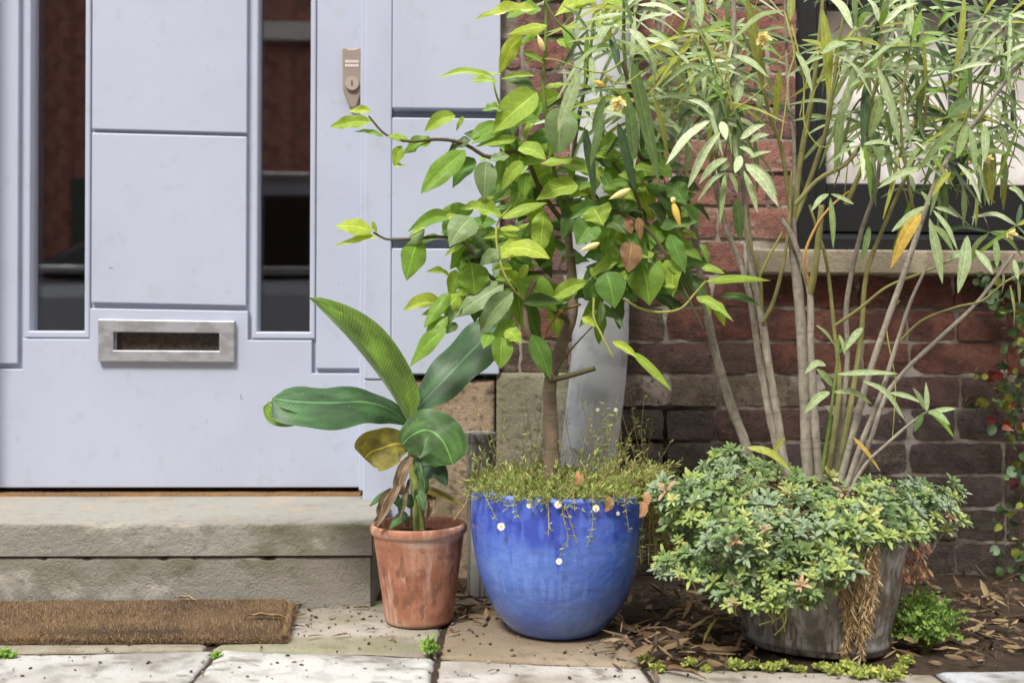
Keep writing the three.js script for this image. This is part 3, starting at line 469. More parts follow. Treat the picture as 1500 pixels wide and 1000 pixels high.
{ // terracotta pot
  const H = 0.183, prof = [[0.001, 0], [0.058, 0], [0.0625, 0.003], [0.064, 0.008], [0.0665, 0.03], [0.0705, 0.06], [0.0745, 0.09], [0.0785, 0.12], [0.0825, 0.15], [0.0845, 0.1625], [0.0872, 0.1655], [0.0895, 0.169], [0.0902, 0.174], [0.0895, 0.179], [0.087, 0.1825], [0.0835, 0.183], [0.0805, 0.18], [0.079, 0.172], [0.077, 0.15], [0.073, 0.13], [0.001, 0.128]];
  const g = lathe(prof, V(0, 0, 0), 80); { const p = g.attributes.position, uv = g.attributes.uv; for (let i = 0; i < p.count; i++) uv.setXY(i, uv.getX(i), clamp(p.getY(i) / H)); }
  const tt = tex(1024, 512, (u, v) => { const n = fbm(u * 14, v * 8, 421, 5, 14), st = fbm(u * 60, v * 3, 423, 4, 60), m = fbm(u * 6, v * 4, 425, 4, 6), ring = vnoise(1, v * 60, 427); let c = mixc([192, 134, 106], [170, 110, 84], sstep(0.35, 0.66, n)); c = mixc(c, [214, 188, 170], 0.8 * sstep(0.48, 0.72, st * 0.6 + m * 0.4)); c = mixc(c, [120, 82, 64], 0.6 * sstep(0.55, 0.74, fbm(u * 40, v * 7, 429, 4, 40))); c = mixc(c, [190, 140, 112], 0.25 * ring); c = mixc(c, [216, 194, 178], 0.55 * sstep(0.5, 0.7, m) * sstep(0.72, 0.82, v) * sstep(0.97, 0.88, v)); c = mixc(c, [112, 88, 70], 0.55 * sstep(0.06, 0.0, v + 0.08 * (n - 0.5))); return c; });
  const t = thing('terracotta_pot', 'weathered terracotta pot with white salt bloom holding the banana plant', 'pot', potT.clone());
  g.rotateZ(0.01); g.translate(potT.x, potT.y, potT.z);
  part(t, 'pot_body', g, std({ map: tt, roughness: 0.9, bumpMap: rep(grainTex, 6, 3), bumpScale: 0.0022 }));
  soilTop(t, potT, 0.0775, 0.158, 33);
}
{ // galvanised tub: tapered, squarish with rounded corners
  const H = 0.205, seg = 96, rows = [[0, 0.05], [0, 0.118], [0.003, 0.1245], [0.012, 0.1262], [0.014, 0.129], [0.022, 0.1285], [0.03, 0.1272], [0.06, 0.1325], [0.1, 0.1395], [0.15, 0.148], [0.19, 0.155], [0.197, 0.159], [0.203, 0.1605], [0.207, 0.1585], [0.206, 0.1545], [0.2, 0.153], [0.15, 0.145], [0.12, 0.14], [0.118, 0.01]];
  const pos = [], uv = [], idx = []; rows.forEach(([y, r], j) => { for (let i = 0; i <= seg; i++) { const a = (i / seg) * Math.PI * 2, e = 2.5, c = Math.cos(a), s = Math.sin(a), k = Math.pow(Math.pow(Math.abs(c), e) + Math.pow(Math.abs(s), e), -1 / e); const dent = 1 + 0.012 * (fbm(a * 1.6 + 11, y * 16, 41, 3) - 0.5) * 2; pos.push(c * k * r * dent, y, s * k * r * dent * 0.92); uv.push(i / seg * 4, y * 4 + (j > 13 ? 0.5 : 0)); } });
  for (let j = 0; j < rows.length - 1; j++) for (let i = 0; i < seg; i++) { const a = j * (seg + 1) + i; idx.push(a, a + seg + 1, a + 1, a + 1, a + seg + 1, a + seg + 2); }
  const g = new THREE.BufferGeometry(); g.setAttribute('position', new THREE.Float32BufferAttribute(pos, 3)); g.setAttribute('uv', new THREE.Float32BufferAttribute(uv, 2)); g.setIndex(idx); g.computeVertexNormals();
  g.rotateY(-0.42); g.translate(tubC.x, 0.004, tubC.z);
  const zt = tex(1024, 512, (u, v) => { const n = fbm(u * 12, v * 8, 441, 5, 12), s = fbm(u * 50, v * 12, 443, 4, 50), m = fbm(u * 5, v * 4, 445, 5, 5); let c = mixc([158, 155, 150], [120, 116, 110], sstep(0.35, 0.65, n)); c = mixc(c, [92, 80, 66], 0.85 * sstep(0.45, 0.68, s * 0.5 + m * 0.5)); c = mixc(c, [104, 66, 42], 0.85 * sstep(0.66, 0.78, m * 0.7 + n * 0.3)); return c; });  // grey, rust and dirt, deepened overall to carry shade under the overhang
  const rm = tex(256, 256, (u, v) => g3(140 + 110 * fbm(u * 9, v * 9, 447, 4, 9)), false);
  const t = thing('metal_tub', 'weathered galvanised metal tub with rust patches holding the oleander', 'tub', tubC.clone());
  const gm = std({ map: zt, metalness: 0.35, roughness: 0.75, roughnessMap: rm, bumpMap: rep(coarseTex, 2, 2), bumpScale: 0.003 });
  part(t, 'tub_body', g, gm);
  const hp = onZ(1362, 792, tubC.z + 0.02), ring = new THREE.TorusGeometry(0.019, 0.0045, 10, 28); ring.rotateY(0.5); ring.translate(hp.x - 0.004, hp.y, hp.z); part(t, 'handle', ring, gm, 'ring handle on the tub side');
  part(t, 'handle_bracket', box(hp.x - 0.052, hp.x - 0.014, hp.y - 0.008, hp.y + 0.014, hp.z - 0.016, hp.z + 0.006, 0.003), gm);
  soilTop(t, tubC, 0.13, 0.175, 35);
}
{ // pale cracked pot half hidden behind the blue one
  const c = onY(703, 872, 0.003);
  const h = onZ(700, 636, c.z + 0.02).y;
  const g = lathe([[0.001, 0], [0.024, 0], [0.026, 0.004], [0.029, h * 0.94], [0.0325, h * 0.945], [0.033, h * 0.99], [0.031, h], [0.028, h * 0.99], [0.026, h * 0.9], [0.001, h * 0.88]], V(c.x, 0.003, c.z), 48);
  single('tall_planter', g, std({ map: rep(tex(256, 256, (u, v) => { const n = fbm(u * 8, v * 12, 461, 5, 8); let k = mixc([196, 194, 188], [150, 144, 132], sstep(0.38, 0.66, n)); return mixc(k, [92, 86, 66], 0.7 * sstep(0.55, 0.74, fbm(u * 16, v * 6, 463, 4, 16))); }), 2, 1), roughness: 0.85, bumpMap: stoneBump, bumpScale: 0.002 }), 'slim stained pale planter squeezed between the terracotta and blue pots', 'planter', null, null, V(c.x, 0.003, c.z));
}
// ---------------------------------------------------------------- banana plant
{
  const bp = thing('banana_plant', 'young banana plant with broad ribbed green leaves in the terracotta pot', 'plant', V(potT.x, potT.y + 0.15, potT.z));
  const bm = (hex, tr = 0.3, coat = 0.4) => { const m = leafMat(hex, banTex, tr, coat, 0.36); m.bumpScale = 0.0016; return m; };
  const M = { lime: bm('#83ab3c', 0.42), green: bm('#588440'), deep: bm('#406b3a', 0.2, 0.5), yel: bm('#a59a34', 0.5, 0.2), dark: bm('#2f5330', 0.2), brown: bm('#937a5e', 0.25, 0.02), pup: bm('#5b8f45', 0.35) };
  const zc = potT.z, Z = (px, py, dz) => onZ(px, py, zc + dz), S = pxm(zc);
  const L = (pts, hl, hr, o, mat, label) => part(bp, 'leaf', blade({ pts: pts.map((p) => Z(...p)), h: (t) => hl(t) * S, hR: (t) => hr(t) * S, nT: 22, nU: 5, ...o }), mat, label);
  const bell = (t, w, p = 0.55, a = 0.8) => w * Math.pow(clamp(t), p) * Math.pow(1 - clamp(t), a) * 1.9;
  // upright pale leaf, half unrolled
  L([[603, 630, 0.005], [578, 585, 0.01], [545, 538, 0.015], [505, 490, 0.02], [452, 436, 0.03]], (t) => bell(t, 26, 0.5, 0.55) + (t > 0.1 ? 5 : t * 50), (t) => bell(t, 66, 0.75, 0.75) + (t > 0.1 ? 7 * (1 - t) : 0), { hint: V(0.35, 0.3, 1), fold: 1.35, foldR: 0.12, curl: 0.35, wave: 0.003, waves: 2 }, M.lime, 'pale upright leaf still half rolled');
  // long leaf to the left with turned tip
  L([[600, 622, 0.0], [572, 600, 0.02], [535, 589, 0.05], [480, 590, 0.08], [430, 588, 0.09], [398, 583, 0.085]], (t) => bell(t, 40, 0.7, 0.3), (t) => bell(t, 30, 0.75, 0.32), { hint: V(0.05, 0.55, 0.85), fold: -0.22, foldR: 0.1, curl: -0.1, wave: 0.0035, waves: 2.6, twist: 0.35 }, M.deep);
  L([[447, 615, 0.10], [425, 612, 0.10], [404, 606, 0.09], [394, 588, 0.085]], (t) => bell(t, 14, 0.6, 0.3), (t) => bell(t, 14, 0.6, 0.3), { hint: V(-0.2, -0.2, 1), fold: 0.1, curl: 0.3, wave: 0.001 }, M.lime, 'turned-over leaf tip');
  // broad leaf rising to the right behind
  L([[602, 606, -0.005], [630, 578, -0.03], [668, 538, -0.05], [705, 500, -0.06], [748, 462, -0.075]], (t) => bell(t, 40, 0.6, 0.4), (t) => bell(t, 38, 0.6, 0.4), { hint: V(-0.25, 0.55, 0.8), fold: 0.12, foldR: 0.02, curl: -0.25, wave: 0.005, waves: 2.7 }, M.deep);
  // front leaf arching over and hanging
  L([[588, 652, 0.02], [606, 636, 0.05], [628, 630, 0.075], [648, 645, 0.09], [664, 680, 0.09]], (t) => bell(t, 30, 0.45, 0.3), (t) => bell(t, 36, 0.4, 0.3), { hint: V(0.0, 0.3, 1), fold: -0.1, foldR: -0.1, curl: -0.2, wave: 0.005, waves: 3 }, M.green);
  // yellowing leaf to the left below
  L([[600, 652, 0.01], [580, 650, 0.02], [560, 656, 0.03], [543, 662, 0.03], [534, 672, 0.028]], (t) => bell(t, 34, 0.6, 0.3), (t) => bell(t, 28, 0.6, 0.3), { hint: V(-0.25, 0.1, 1), fold: 0.2, foldR: 0.15, curl: 0.5, wave: 0.003 }, M.yel, 'yellowing leaf with brown edge');
  L([[606, 690, 0.01], [625, 680, 0.05], [645, 690, 0.07], [655, 712, 0.075]], (t) => bell(t, 26), (t) => bell(t, 28), { hint: V(0.3, 0.4, 1), fold: -0.2, curl: -0.6, wave: 0.002 }, M.dark);
  L([[606, 735, 0.0], [625, 715, 0.03], [648, 722, 0.045], [672, 735, 0.05], [682, 742, 0.05]], (t) => bell(t, 10), (t) => bell(t, 12), { hint: V(0, 0.8, 0.7), fold: -0.3, curl: -0.4, wave: 0.002 }, M.yel);
  L([[604, 745, 0.02], [596, 730, 0.045], [588, 738, 0.06], [584, 752, 0.06]], (t) => bell(t, 12), (t) => bell(t, 12), { hint: V(0, 0.5, 1), fold: -0.2, curl: -0.4 }, M.pup);
  L([[610, 735, 0.03], [614, 722, 0.05], [618, 735, 0.065], [620, 748, 0.065]], (t) => bell(t, 11), (t) => bell(t, 11), { hint: V(0.1, 0.5, 1), fold: -0.2, curl: -0.4 }, M.pup);
  L([[590, 745, 0.01], [572, 722, 0.03], [555, 728, 0.035], [540, 742, 0.03]], (t) => bell(t, 11), (t) => bell(t, 9), { hint: V(-0.1, 0.6, 1), fold: -0.2, curl: -0.3 }, M.pup);
  L([[600, 762, 0.03], [590, 755, 0.06], [578, 765, 0.075], [570, 776, 0.075]], (t) => bell(t, 11), (t) => bell(t, 11), { hint: V(0, 0.5, 1), fold: -0.2, curl: -0.3 }, M.pup);
  L([[612, 668, 0.02], [618, 690, 0.04], [622, 712, 0.045], [616, 730, 0.045]], (t) => bell(t, 15), (t) => bell(t, 15), { hint: V(0.2, 0.1, 1), fold: -0.4, curl: -0.7, wave: 0.003 }, M.green);
  // withered strands
  for (const [pts, w] of [[[[575, 715, 0.05], [562, 735, 0.06], [556, 762, 0.07]], 9], [[[602, 668, 0.04], [590, 690, 0.06], [585, 712, 0.065], [592, 724, 0.06]], 10], [[[592, 690, 0.05], [580, 720, 0.07], [566, 748, 0.075], [552, 772, 0.075]], 7], [[[585, 705, 0.055], [572, 738, 0.07], [558, 762, 0.07]], 5], [[[628, 722, 0.02], [636, 740, 0.04], [628, 762, 0.05]], 9], [[[600, 700, 0.05], [597, 730, 0.07], [588, 760, 0.075]], 6]])
    L(pts, (t) => bell(t, w, 0.4, 0.4), (t) => bell(t, w, 0.5, 0.4), { hint: V(rr(-0.4, 0.4), 0.2, 1), fold: 0.6, foldR: -0.2, curl: 0.7, wave: 0.004, waves: 2.3, twist: rr(-1.2, 1.2) }, M.brown, 'withered brown leaf');
  const stemM = barkMat('#9aa35c', '#6f7f3a', 91);
  part(bp, 'stem', tube([V(potT.x, potT.y + 0.15, potT.z), Z(612, 735, 0.0), Z(606, 690, 0.0), Z(602, 640, 0), Z(601, 612, 0.005)], 0.0115, 0.007, 24, 12, 0.05), stemM);
  part(bp, 'sucker', tube([Z(618, 775, 0.03), Z(616, 752, 0.035), Z(613, 735, 0.045)], 0.006, 0.003, 8, 8), stemM);
}
// ---------------------------------------------------------------- citrus tree
{
  const zc = potB.z, tr = thing('citrus_tree', 'young citrus tree with glossy lime green leaves and cut trunk in the blue pot', 'tree', V(potB.x, potB.y + 0.225, potB.z));
  const Z = (px, py, dz = 0) => onZ(px, py, zc + dz), S = pxm(zc);
  const stem = (name, pts, w0, w1, mat, rad = 8) => part(tr, name, tube(pts.map((p) => Z(...p)), w0 * S / 2, w1 * S / 2, 0, rad), mat);
  stem('trunk', [[806, 735, 0], [808, 660, 0], [806, 600, 0], [806, 560, 0], [820, 512, -0.01], [838, 462, -0.01], [838, 400, -0.015], [832, 335, -0.02], [838, 262, -0.02], [842, 205, -0.02]], 25, 7, citBark, 14);
  stem('cut_stub', [[810, 556, 0.01], [838, 549, 0.03], [872, 539, 0.04]], 9, 7, darkTwig, 9);
  const br = (pts, w0 = 7, w1 = 3, m = greenBark) => stem('branch', pts, w0, w1, m);
  br([[806, 556, 0.01], [790, 520, 0.04], [772, 482, 0.06], [771, 440, 0.065], [783, 410, 0.06]], 11, 7, citBark);
  br([[832, 470, 0], [790, 440, 0.02], [722, 408, 0.05], [703, 389, 0.06], [682, 357, 0.07], [650, 347, 0.08], [600, 350, 0.09], [565, 350, 0.09], [547, 340, 0.09]], 8, 3, darkTwig);
  br([[832, 335, -0.02], [795, 284, 0.02], [762, 223, 0.05], [715, 230, 0.07], [690, 216, 0.08], [668, 207, 0.09], [640, 204, 0.09], [600, 207, 0.1], [565, 197, 0.1], [540, 170, 0.1]], 8, 3, darkTwig);
  br([[832, 335, -0.02], [818, 280, 0], [804, 200, 0.02], [798, 150, 0.03], [795, 118, 0.03], [798, 88, 0.03], [800, 30, 0.03], [798, -30, 0.03]], 7, 4, greenBark);
  br([[842, 205, -0.02], [851, 155, -0.02], [862, 100, -0.01], [870, 20, 0]], 7, 4, greenBark);
  br([[838, 270, -0.02], [862, 285, 0.02], [882, 300, 0.04], [925, 320, 0.06], [948, 335, 0.06], [975, 372, 0.07], [990, 400, 0.07], [1010, 440, 0.08], [1030, 480, 0.08]], 7, 3, darkTwig);
  br([[945, 335, 0.06], [928, 276, 0.04], [900, 242, 0.03], [888, 218, 0.03]], 5, 3, darkTwig);
  br([[750, 300, 0.05], [728, 330, 0.08], [733, 385, 0.1], [748, 418, 0.1], [768, 440, 0.07]], 3, 3, limeBark);
  br([[838, 420, 0], [868, 430, 0.05], [870, 465, 0.07], [882, 492, 0.08], [898, 523, 0.085]], 4, 3, limeBark);
  br([[812, 545, 0.01], [838, 510, 0.03], [868, 478, 0.05]], 4, 2, darkTwig);
  br([[850, 446, 0], [820, 458, 0.04], [800, 488, 0.05], [790, 520, 0.04]], 4, 3, barkMat('#9a7350', '#7c5a3e', 95));
  br([[913, 437, 0.05], [937, 451, 0.06], [965, 457, 0.07], [997, 452, 0.08], [1018, 430, 0.08], [1034, 412, 0.08]], 3.6, 3, limeBark);
  br([[735, 160, 0.05], [726, 135, 0.06], [722, 112, 0.06]], 4, 2, limeBark);
  br([[762, 223, 0.05], [745, 180, 0.05], [735, 160, 0.05]], 5, 3, greenBark);
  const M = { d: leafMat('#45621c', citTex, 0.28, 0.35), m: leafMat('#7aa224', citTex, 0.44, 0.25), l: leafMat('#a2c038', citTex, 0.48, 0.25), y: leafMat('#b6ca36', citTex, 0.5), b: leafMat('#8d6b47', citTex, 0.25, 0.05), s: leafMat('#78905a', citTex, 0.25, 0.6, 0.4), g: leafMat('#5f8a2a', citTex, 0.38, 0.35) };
  const prof = (w, p, a) => { const tm = p / (p + a), nrm = Math.pow(tm, p) * Math.pow(1 - tm, a); return (t) => (w / 2) * Math.pow(t, p) * Math.pow(1 - t, a) / nrm + (t > 0.9 ? 0 : 0); };
  let nLeaf = 0; const rear = new Map();
  const leaf = (bx, by, tx, ty, w, tone, z = 0.08, o = {}) => {
    const z0 = z + rr(-0.012, 0.012), z1 = z0 + (o.dz ?? rr(-0.015, 0.03)), A = Z(bx, by, z0), B = Z(tx, ty, z1), len = A.distanceTo(B), up = o.bow ?? rr(0.02, 0.12);
    const mid = A.clone().lerp(B, 0.5).add(V(0, up * len * 0.8, up * len * 0.6)), k = 1.12;
    const hint = o.hint || V(rr(-0.4, 0.4), rr(0.25, 0.8), 0.85);
    const g = blade({ pts: [A, mid, B], h: prof(w * S * k, rr(0.6, 0.8), rr(0.95, 1.3)), hint, fold: o.fold ?? rr(0.05, 0.6), curl: rr(-0.8, 0.3), wave: rr(0.001, 0.0045), waves: rr(1.5, 3), nT: 13, nU: 3, twist: o.twist ?? rr(-0.4, 0.4), ph: R() * 6 }); nLeaf++;
    if (nLeaf <= 298) part(tr, 'leaf', g, M[tone], tone === 'b' ? 'dry brown leaf' : undefined); else { if (!rear.has(tone)) rear.set(tone, []); rear.get(tone).push(g); }
  };
  const list = `543 163 509 163 14 y 10|545 178 482 186 18 l 10|562 200 516 193 9 m 10|600 207 566 200 11 l 10|633 205 590 226 22 m 10|588 213 578 244 15 l 10|578 244 596 244 9 l 10|667 169 621 193 20 l 9|679 170 668 192 7 l 9|682 220 616 284 28 m 9|690 205 656 222 18 d 8|684 200 675 214 11 d 8|740 182 688 212 26 m 7|757 202 695 215 18 l 9|728 178 688 204 22 m 6|787 135 720 196 44 l 8|736 160 706 163 16 m 7|712 236 709 294 36 s 9|746 228 716 236 20 s 8|760 216 800 234 27 l 9|767 236 733 281 22 l 10|822 158 818 228 46 s 6|792 148 772 187 26 m 3|735 225 728 285 18 m 4|770 252 768 292 22 m 3|800 255 815 292 26 m 2
785 13 693 29 30 y 6|800 -20 735 -8 34 y 5|862 2 812 24 30 y 5|880 -6 840 8 22 y 4|802 37 742 51 18 y 6|764 50 731 108 20 y 6|783 111 731 116 10 l 6|722 112 640 114 15 l 7|735 108 690 110 9 l 6|728 119 688 118 13 l 7|766 75 797 93 12 m 4|798 128 832 124 14 l 3|840 138 826 168 18 m 2|770 92 798 86 10 l 4
546 338 490 331 24 y 9|554 347 488 363 16 y 9|545 324 552 341 7 l 9|662 316 596 340 24 m 9|674 316 600 345 15 y 10|622 336 594 358 20 s 9|613 348 595 411 32 m 9|692 318 658 362 40 s 10|672 303 662 313 16 m 8|712 290 706 329 14 m 7|678 360 650 375 8 l 10|696 340 720 369 28 d 8|732 366 702 389 18 s 9|690 384 696 432 38 m 8|682 398 664 427 14 m 6|658 428 620 481 18 m 8|672 430 651 463 28 l 9|738 416 664 466 32 s 10|751 427 702 489 34 s 11|656 464 620 499 20 m 9|654 480 600 538 26 m 9|671 476 650 489 12 d 8|741 483 764 503 22 l 10|735 494 733 540 32 m 10|779 490 807 556 28 g 8|719 487 708 511 20 m 9|758 411 816 456 38 m 5|739 364 806 379 26 y 11|735 320 802 297 16 l 8|732 335 762 337 12 y 8|752 342 776 326 9 l 7|700 372 690 398 16 d 5|745 345 768 372 24 m 4
868 303 884 330 38 l 9|869 325 845 359 36 g 9|840 306 862 316 14 d 6|888 322 918 343 24 d 8|918 338 949 393 24 g 8|926 354 920 399 30 b 10|913 322 926 342 18 b 9|935 318 938 352 11 b 9|940 384 952 448 50 m 6|888 398 901 452 40 g 8|872 413 857 441 22 g 7|880 440 878 478 15 s 8|893 452 917 486 9 d 7|897 500 934 524 12 y 9|928 516 984 572 13 l 9|852 465 873 479 10 y 8|981 343 1004 401 24 g 8|978 346 1008 390 22 m 6|985 390 1014 432 30 d 7|1026 356 1038 386 14 m 5|1034 412 1130 411 13 l 9|1028 392 1062 401 14 l 8|1020 434 1075 471 20 l 9|1046 440 1062 478 15 y 8|1032 438 1042 464 11 y 8|994 420 968 419 9 l 8|1055 434 1116 449 13 d 6|908 206 878 220 28 m 5|912 225 890 240 22 m 4|940 268 905 256 16 l 7|985 270 1006 300 32 g 5|960 240 985 262 22 m 4|905 280 930 292 18 l 7|870 270 845 280 12 m 5|880 275 925 285 14 m 6|950 300 972 330 28 d 4|965 330 958 365 24 m 4|1000 300 1022 335 26 g 5|838 232 862 240 12 m 3`;
  for (const s of list.split(/[|\n]/)) { const a = s.trim().split(/\s+/); if (a.length < 7) continue; leaf(+a[0], +a[1], +a[2], +a[3], +a[4] * rr(0.85, 1.1), a[5], +a[6] / 100); }
  // more leaves through the crown: outer ones first, then the shaded rear ones
  const fill = (n, x0, x1, y0, y1, z0, z1, tones) => { for (let k = 0; k < n; k++) { const cx = rr(x0, x1), cy = rr(y0, y1), a = rr(-0.4, 3.5), len = rr(24, 66); leaf(cx, cy, cx + Math.cos(a) * len, cy + Math.sin(a) * len, len * rr(0.34, 0.5), pick(tones), rr(z0, z1), { dz: rr(-0.03, 0.04) }); } };
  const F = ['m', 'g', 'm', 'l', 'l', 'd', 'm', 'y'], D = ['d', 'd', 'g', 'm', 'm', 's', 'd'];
  fill(56, 690, 975, 215, 455, -0.02, 0.07, F); fill(20, 640, 760, 305, 450, 0.0, 0.08, F); fill(20, 740, 860, 120, 260, -0.02, 0.06, F); fill(26, 860, 1015, 235, 425, 0.0, 0.08, F); fill(14, 790, 930, -60, 60, -0.12, 0.02, ['y', 'l', 'm', 'l']);
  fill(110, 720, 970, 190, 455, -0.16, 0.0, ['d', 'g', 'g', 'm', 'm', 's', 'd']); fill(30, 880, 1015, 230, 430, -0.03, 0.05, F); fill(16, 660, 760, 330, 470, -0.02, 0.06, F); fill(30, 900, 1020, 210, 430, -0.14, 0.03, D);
  for (const [tone, gs] of rear) part(tr, 'rear_leaves', mergeGeometries(gs), M[tone]).userData.kind = 'stuff';
}
// ---------------------------------------------------------------- oleander
const oleC = tubC.clone();
{
  const zc = oleC.z - 0.02, ol = thing('oleander', 'tall oleander with many bare grey stems and narrow grey-green leaves', 'shrub', V(oleC.x, 0.19, zc));
  const Z = (px, py, dz = 0) => onZ(px, py, Math.max(0.13, zc + dz)), S = pxm(zc);
  const stem = (pts, w0, w1, mat, name = 'stem', rad = 9) => part(ol, name, tube(pts.map((p) => Z(...p)), w0 * S * 0.385, w1 * S * 0.34, 0, rad, 0.14, pts[0][0]), mat);
  const s1 = [[1100, 690, -0.09], [1094, 655, -0.09], [1070, 590, -0.1], [1048, 515, -0.11], [1032, 440, -0.12], [1024, 390, -0.12], [1016, 330, -0.12], [990, 230, -0.1], [975, 120, -0.08], [960, 10, -0.06], [955, -60, -0.06]];
  stem(s1, 21, 8, oleBark, 'stem', 12);
  stem([[1152, 730, -0.03], [1142, 670, -0.04], [1126, 600, -0.05], [1110, 510, -0.06], [1100, 440, -0.06], [1085, 385, -0.07], [1066, 340, -0.08], [1048, 270, -0.08], [1030, 150, -0.07], [1010, 0, -0.06]], 17, 7, oleBark);
  stem([[1160, 730, -0.01], [1150, 680, -0.02], [1138, 600, -0.03], [1126, 530, -0.03], [1117, 470, -0.04], [1103, 400, -0.05], [1096, 340, -0.05], [1090, 270, -0.05], [1080, 160, -0.04], [1076, 60, -0.03], [1074, -40, -0.03]], 18, 9, oleBark);
  stem([[1118, 472, -0.03], [1132, 445, -0.02], [1148, 385, -0.01], [1156, 330, 0.0], [1160, 250, 0.0]], 9, 5, oliveBark);
  stem([[1117, 460, -0.04], [1113, 402, -0.03], [1098, 355, -0.02], [1092, 300, -0.02]], 8, 4, oliveBark);
  stem([[1113, 404, -0.03], [1130, 370, -0.02], [1148, 338, -0.01]], 6, 5, limeBark);
  stem([[1190, 740, 0.0], [1184, 690, 0], [1180, 600, -0.01], [1175, 500, -0.01], [1170, 430, -0.02], [1163, 370, -0.02], [1160, 318, -0.02]], 24, 19, oleBark, 'stem', 14);
  stem([[1160, 322, -0.02], [1152, 260, -0.01], [1144, 212, 0], [1130, 175, 0], [1120, 135, 0.01], [1100, 60, 0.02], [1096, 0, 0.02]], 10, 5, oliveBark);
  stem([[1160, 322, -0.02], [1164, 260, -0.02], [1163, 200, -0.02], [1157, 165, -0.02], [1152, 60, -0.02], [1150, -30, 0]], 9, 5, oleBark);
  stem([[1162, 322, -0.02], [1172, 240, -0.02], [1190, 140, -0.01], [1200, 60, 0], [1208, -30, 0]], 14, 7, oliveBark);
  stem([[1162, 330, -0.02], [1188, 260, -0.02], [1213, 180, -0.01], [1222, 120, 0], [1236, 20, 0.02]], 11, 6, oliveBark);
  stem([[1204, 740, 0.02], [1200, 690, 0.02], [1193, 600, 0.01], [1188, 500, 0.01], [1187, 432, 0.0], [1180, 402, 0.0], [1160, 345, 0.0], [1145, 320, 0.0]], 17, 11, oleBark);
  stem([[1187, 430, 0.0], [1196, 380, 0.02], [1204, 300, 0.03]], 14, 12, oliveBark);
  stem([[1187, 425, 0.0], [1178, 380, 0.02], [1194, 335, 0.03], [1215, 305, 0.035], [1244, 280, 0.04]], 6, 4, barkMat('#c99a5c', '#a9853f', 97));
  stem([[1206, 740, 0.01], [1220, 650, 0.0], [1230, 560, -0.01], [1222, 480, -0.02], [1216, 420, -0.02], [1210, 378, -0.02], [1186, 300, -0.02]], 12, 6, oliveBark);
  stem([[1212, 740, 0.0], [1232, 620, -0.03], [1242, 520, -0.05], [1240, 450, -0.06], [1262, 340, -0.06], [1285, 270, -0.05], [1290, 200, -0.04]], 14, 8, oleBark);
  stem([[1214, 740, 0.0], [1245, 600, -0.03], [1262, 490, -0.04], [1270, 400, -0.04], [1296, 330, -0.03], [1320, 275, -0.02], [1345, 220, 0], [1360, 140, 0.01]], 13, 7, oliveBark);
  stem([[1222, 740, 0.03], [1246, 650, 0.03], [1270, 560, 0.03], [1293, 490, 0.03], [1325, 400, 0.03], [1345, 340, 0.03], [1370, 270, 0.03], [1400, 215, 0.03], [1440, 165, 0.03], [1480, 110, 0.03], [1530, 60, 0.03]], 15, 8, oleBark, 'stem', 11);
  stem([[1232, 740, 0.05], [1262, 650, 0.05], [1290, 580, 0.06], [1312, 510, 0.06], [1335, 440, 0.07], [1358, 390, 0.07]], 13, 6, oleBark);
  stem([[1235, 740, 0.02], [1270, 660, 0.02], [1298, 580, 0.0], [1324, 545, -0.01], [1380, 492, -0.02], [1430, 445, -0.03], [1486, 372, -0.03]], 11, 7, oleBark);
  stem([[1240, 730, 0.06], [1270, 678, 0.07], [1300, 650, 0.08], [1338, 617, 0.09], [1360, 603, 0.1], [1400, 600, 0.1]], 8, 4, oleBark);
  stem([[1222, 478, -0.02], [1262, 450, 0.0], [1300, 420, 0.02], [1350, 400, 0.04], [1400, 378, 0.05], [1425, 366, 0.05]], 7, 5, oliveBark);
  stem([[1318, 500, 0.0], [1350, 470, 0.01], [1400, 450, 0.02], [1440, 440, 0.02], [1470, 415, 0.03], [1498, 400, 0.03]], 5, 4, oliveBark);
  stem([[1318, 440, 0.03], [1300, 470, 0.03], [1312, 560, 0.04], [1308, 640, 0.05]], 3, 2, limeBark);
  stem([[1205, 690, 0.05], [1214, 630, 0.06], [1222, 570, 0.065], [1228, 520, 0.065], [1230, 490, 0.065]], 8, 5, greenBark);
  stem([[1165, 300, 0.02], [1200, 262, 0.03], [1240, 240, 0.03], [1268, 200, 0.04], [1275, 130, 0.04], [1262, 60, 0.05]], 9, 6, oliveBark);
  stem([[1240, 300, 0.02], [1268, 230, 0.04], [1275, 160, 0.05], [1290, 90, 0.06], [1292, 30, 0.06]], 10, 6, oliveBark);
  stem([[1345, 340, 0.03], [1330, 260, 0.05], [1320, 170, 0.06], [1335, 60, 0.07], [1345, -20, 0.07]], 6, 4, oliveBark);
  stem([[1400, 215, 0.03], [1440, 110, 0.05], [1456, 85, 0.05], [1462, 30, 0.05]], 5, 2, oliveBark);
  stem([[990, 230, -0.1], [925, 140, -0.04], [915, 80, -0.02], [914, 0, 0]], 10, 7, greenBark);
  stem([[990, 240, -0.1], [938, 230, -0.06], [928, 150, -0.02], [912, 90, 0]], 11, 8, darkTwig);
  stem([[866, 100, 0.05], [840, 55, 0.06], [815, 30, 0.07], [798, 0, 0.07]], 5, 4, greenBark);
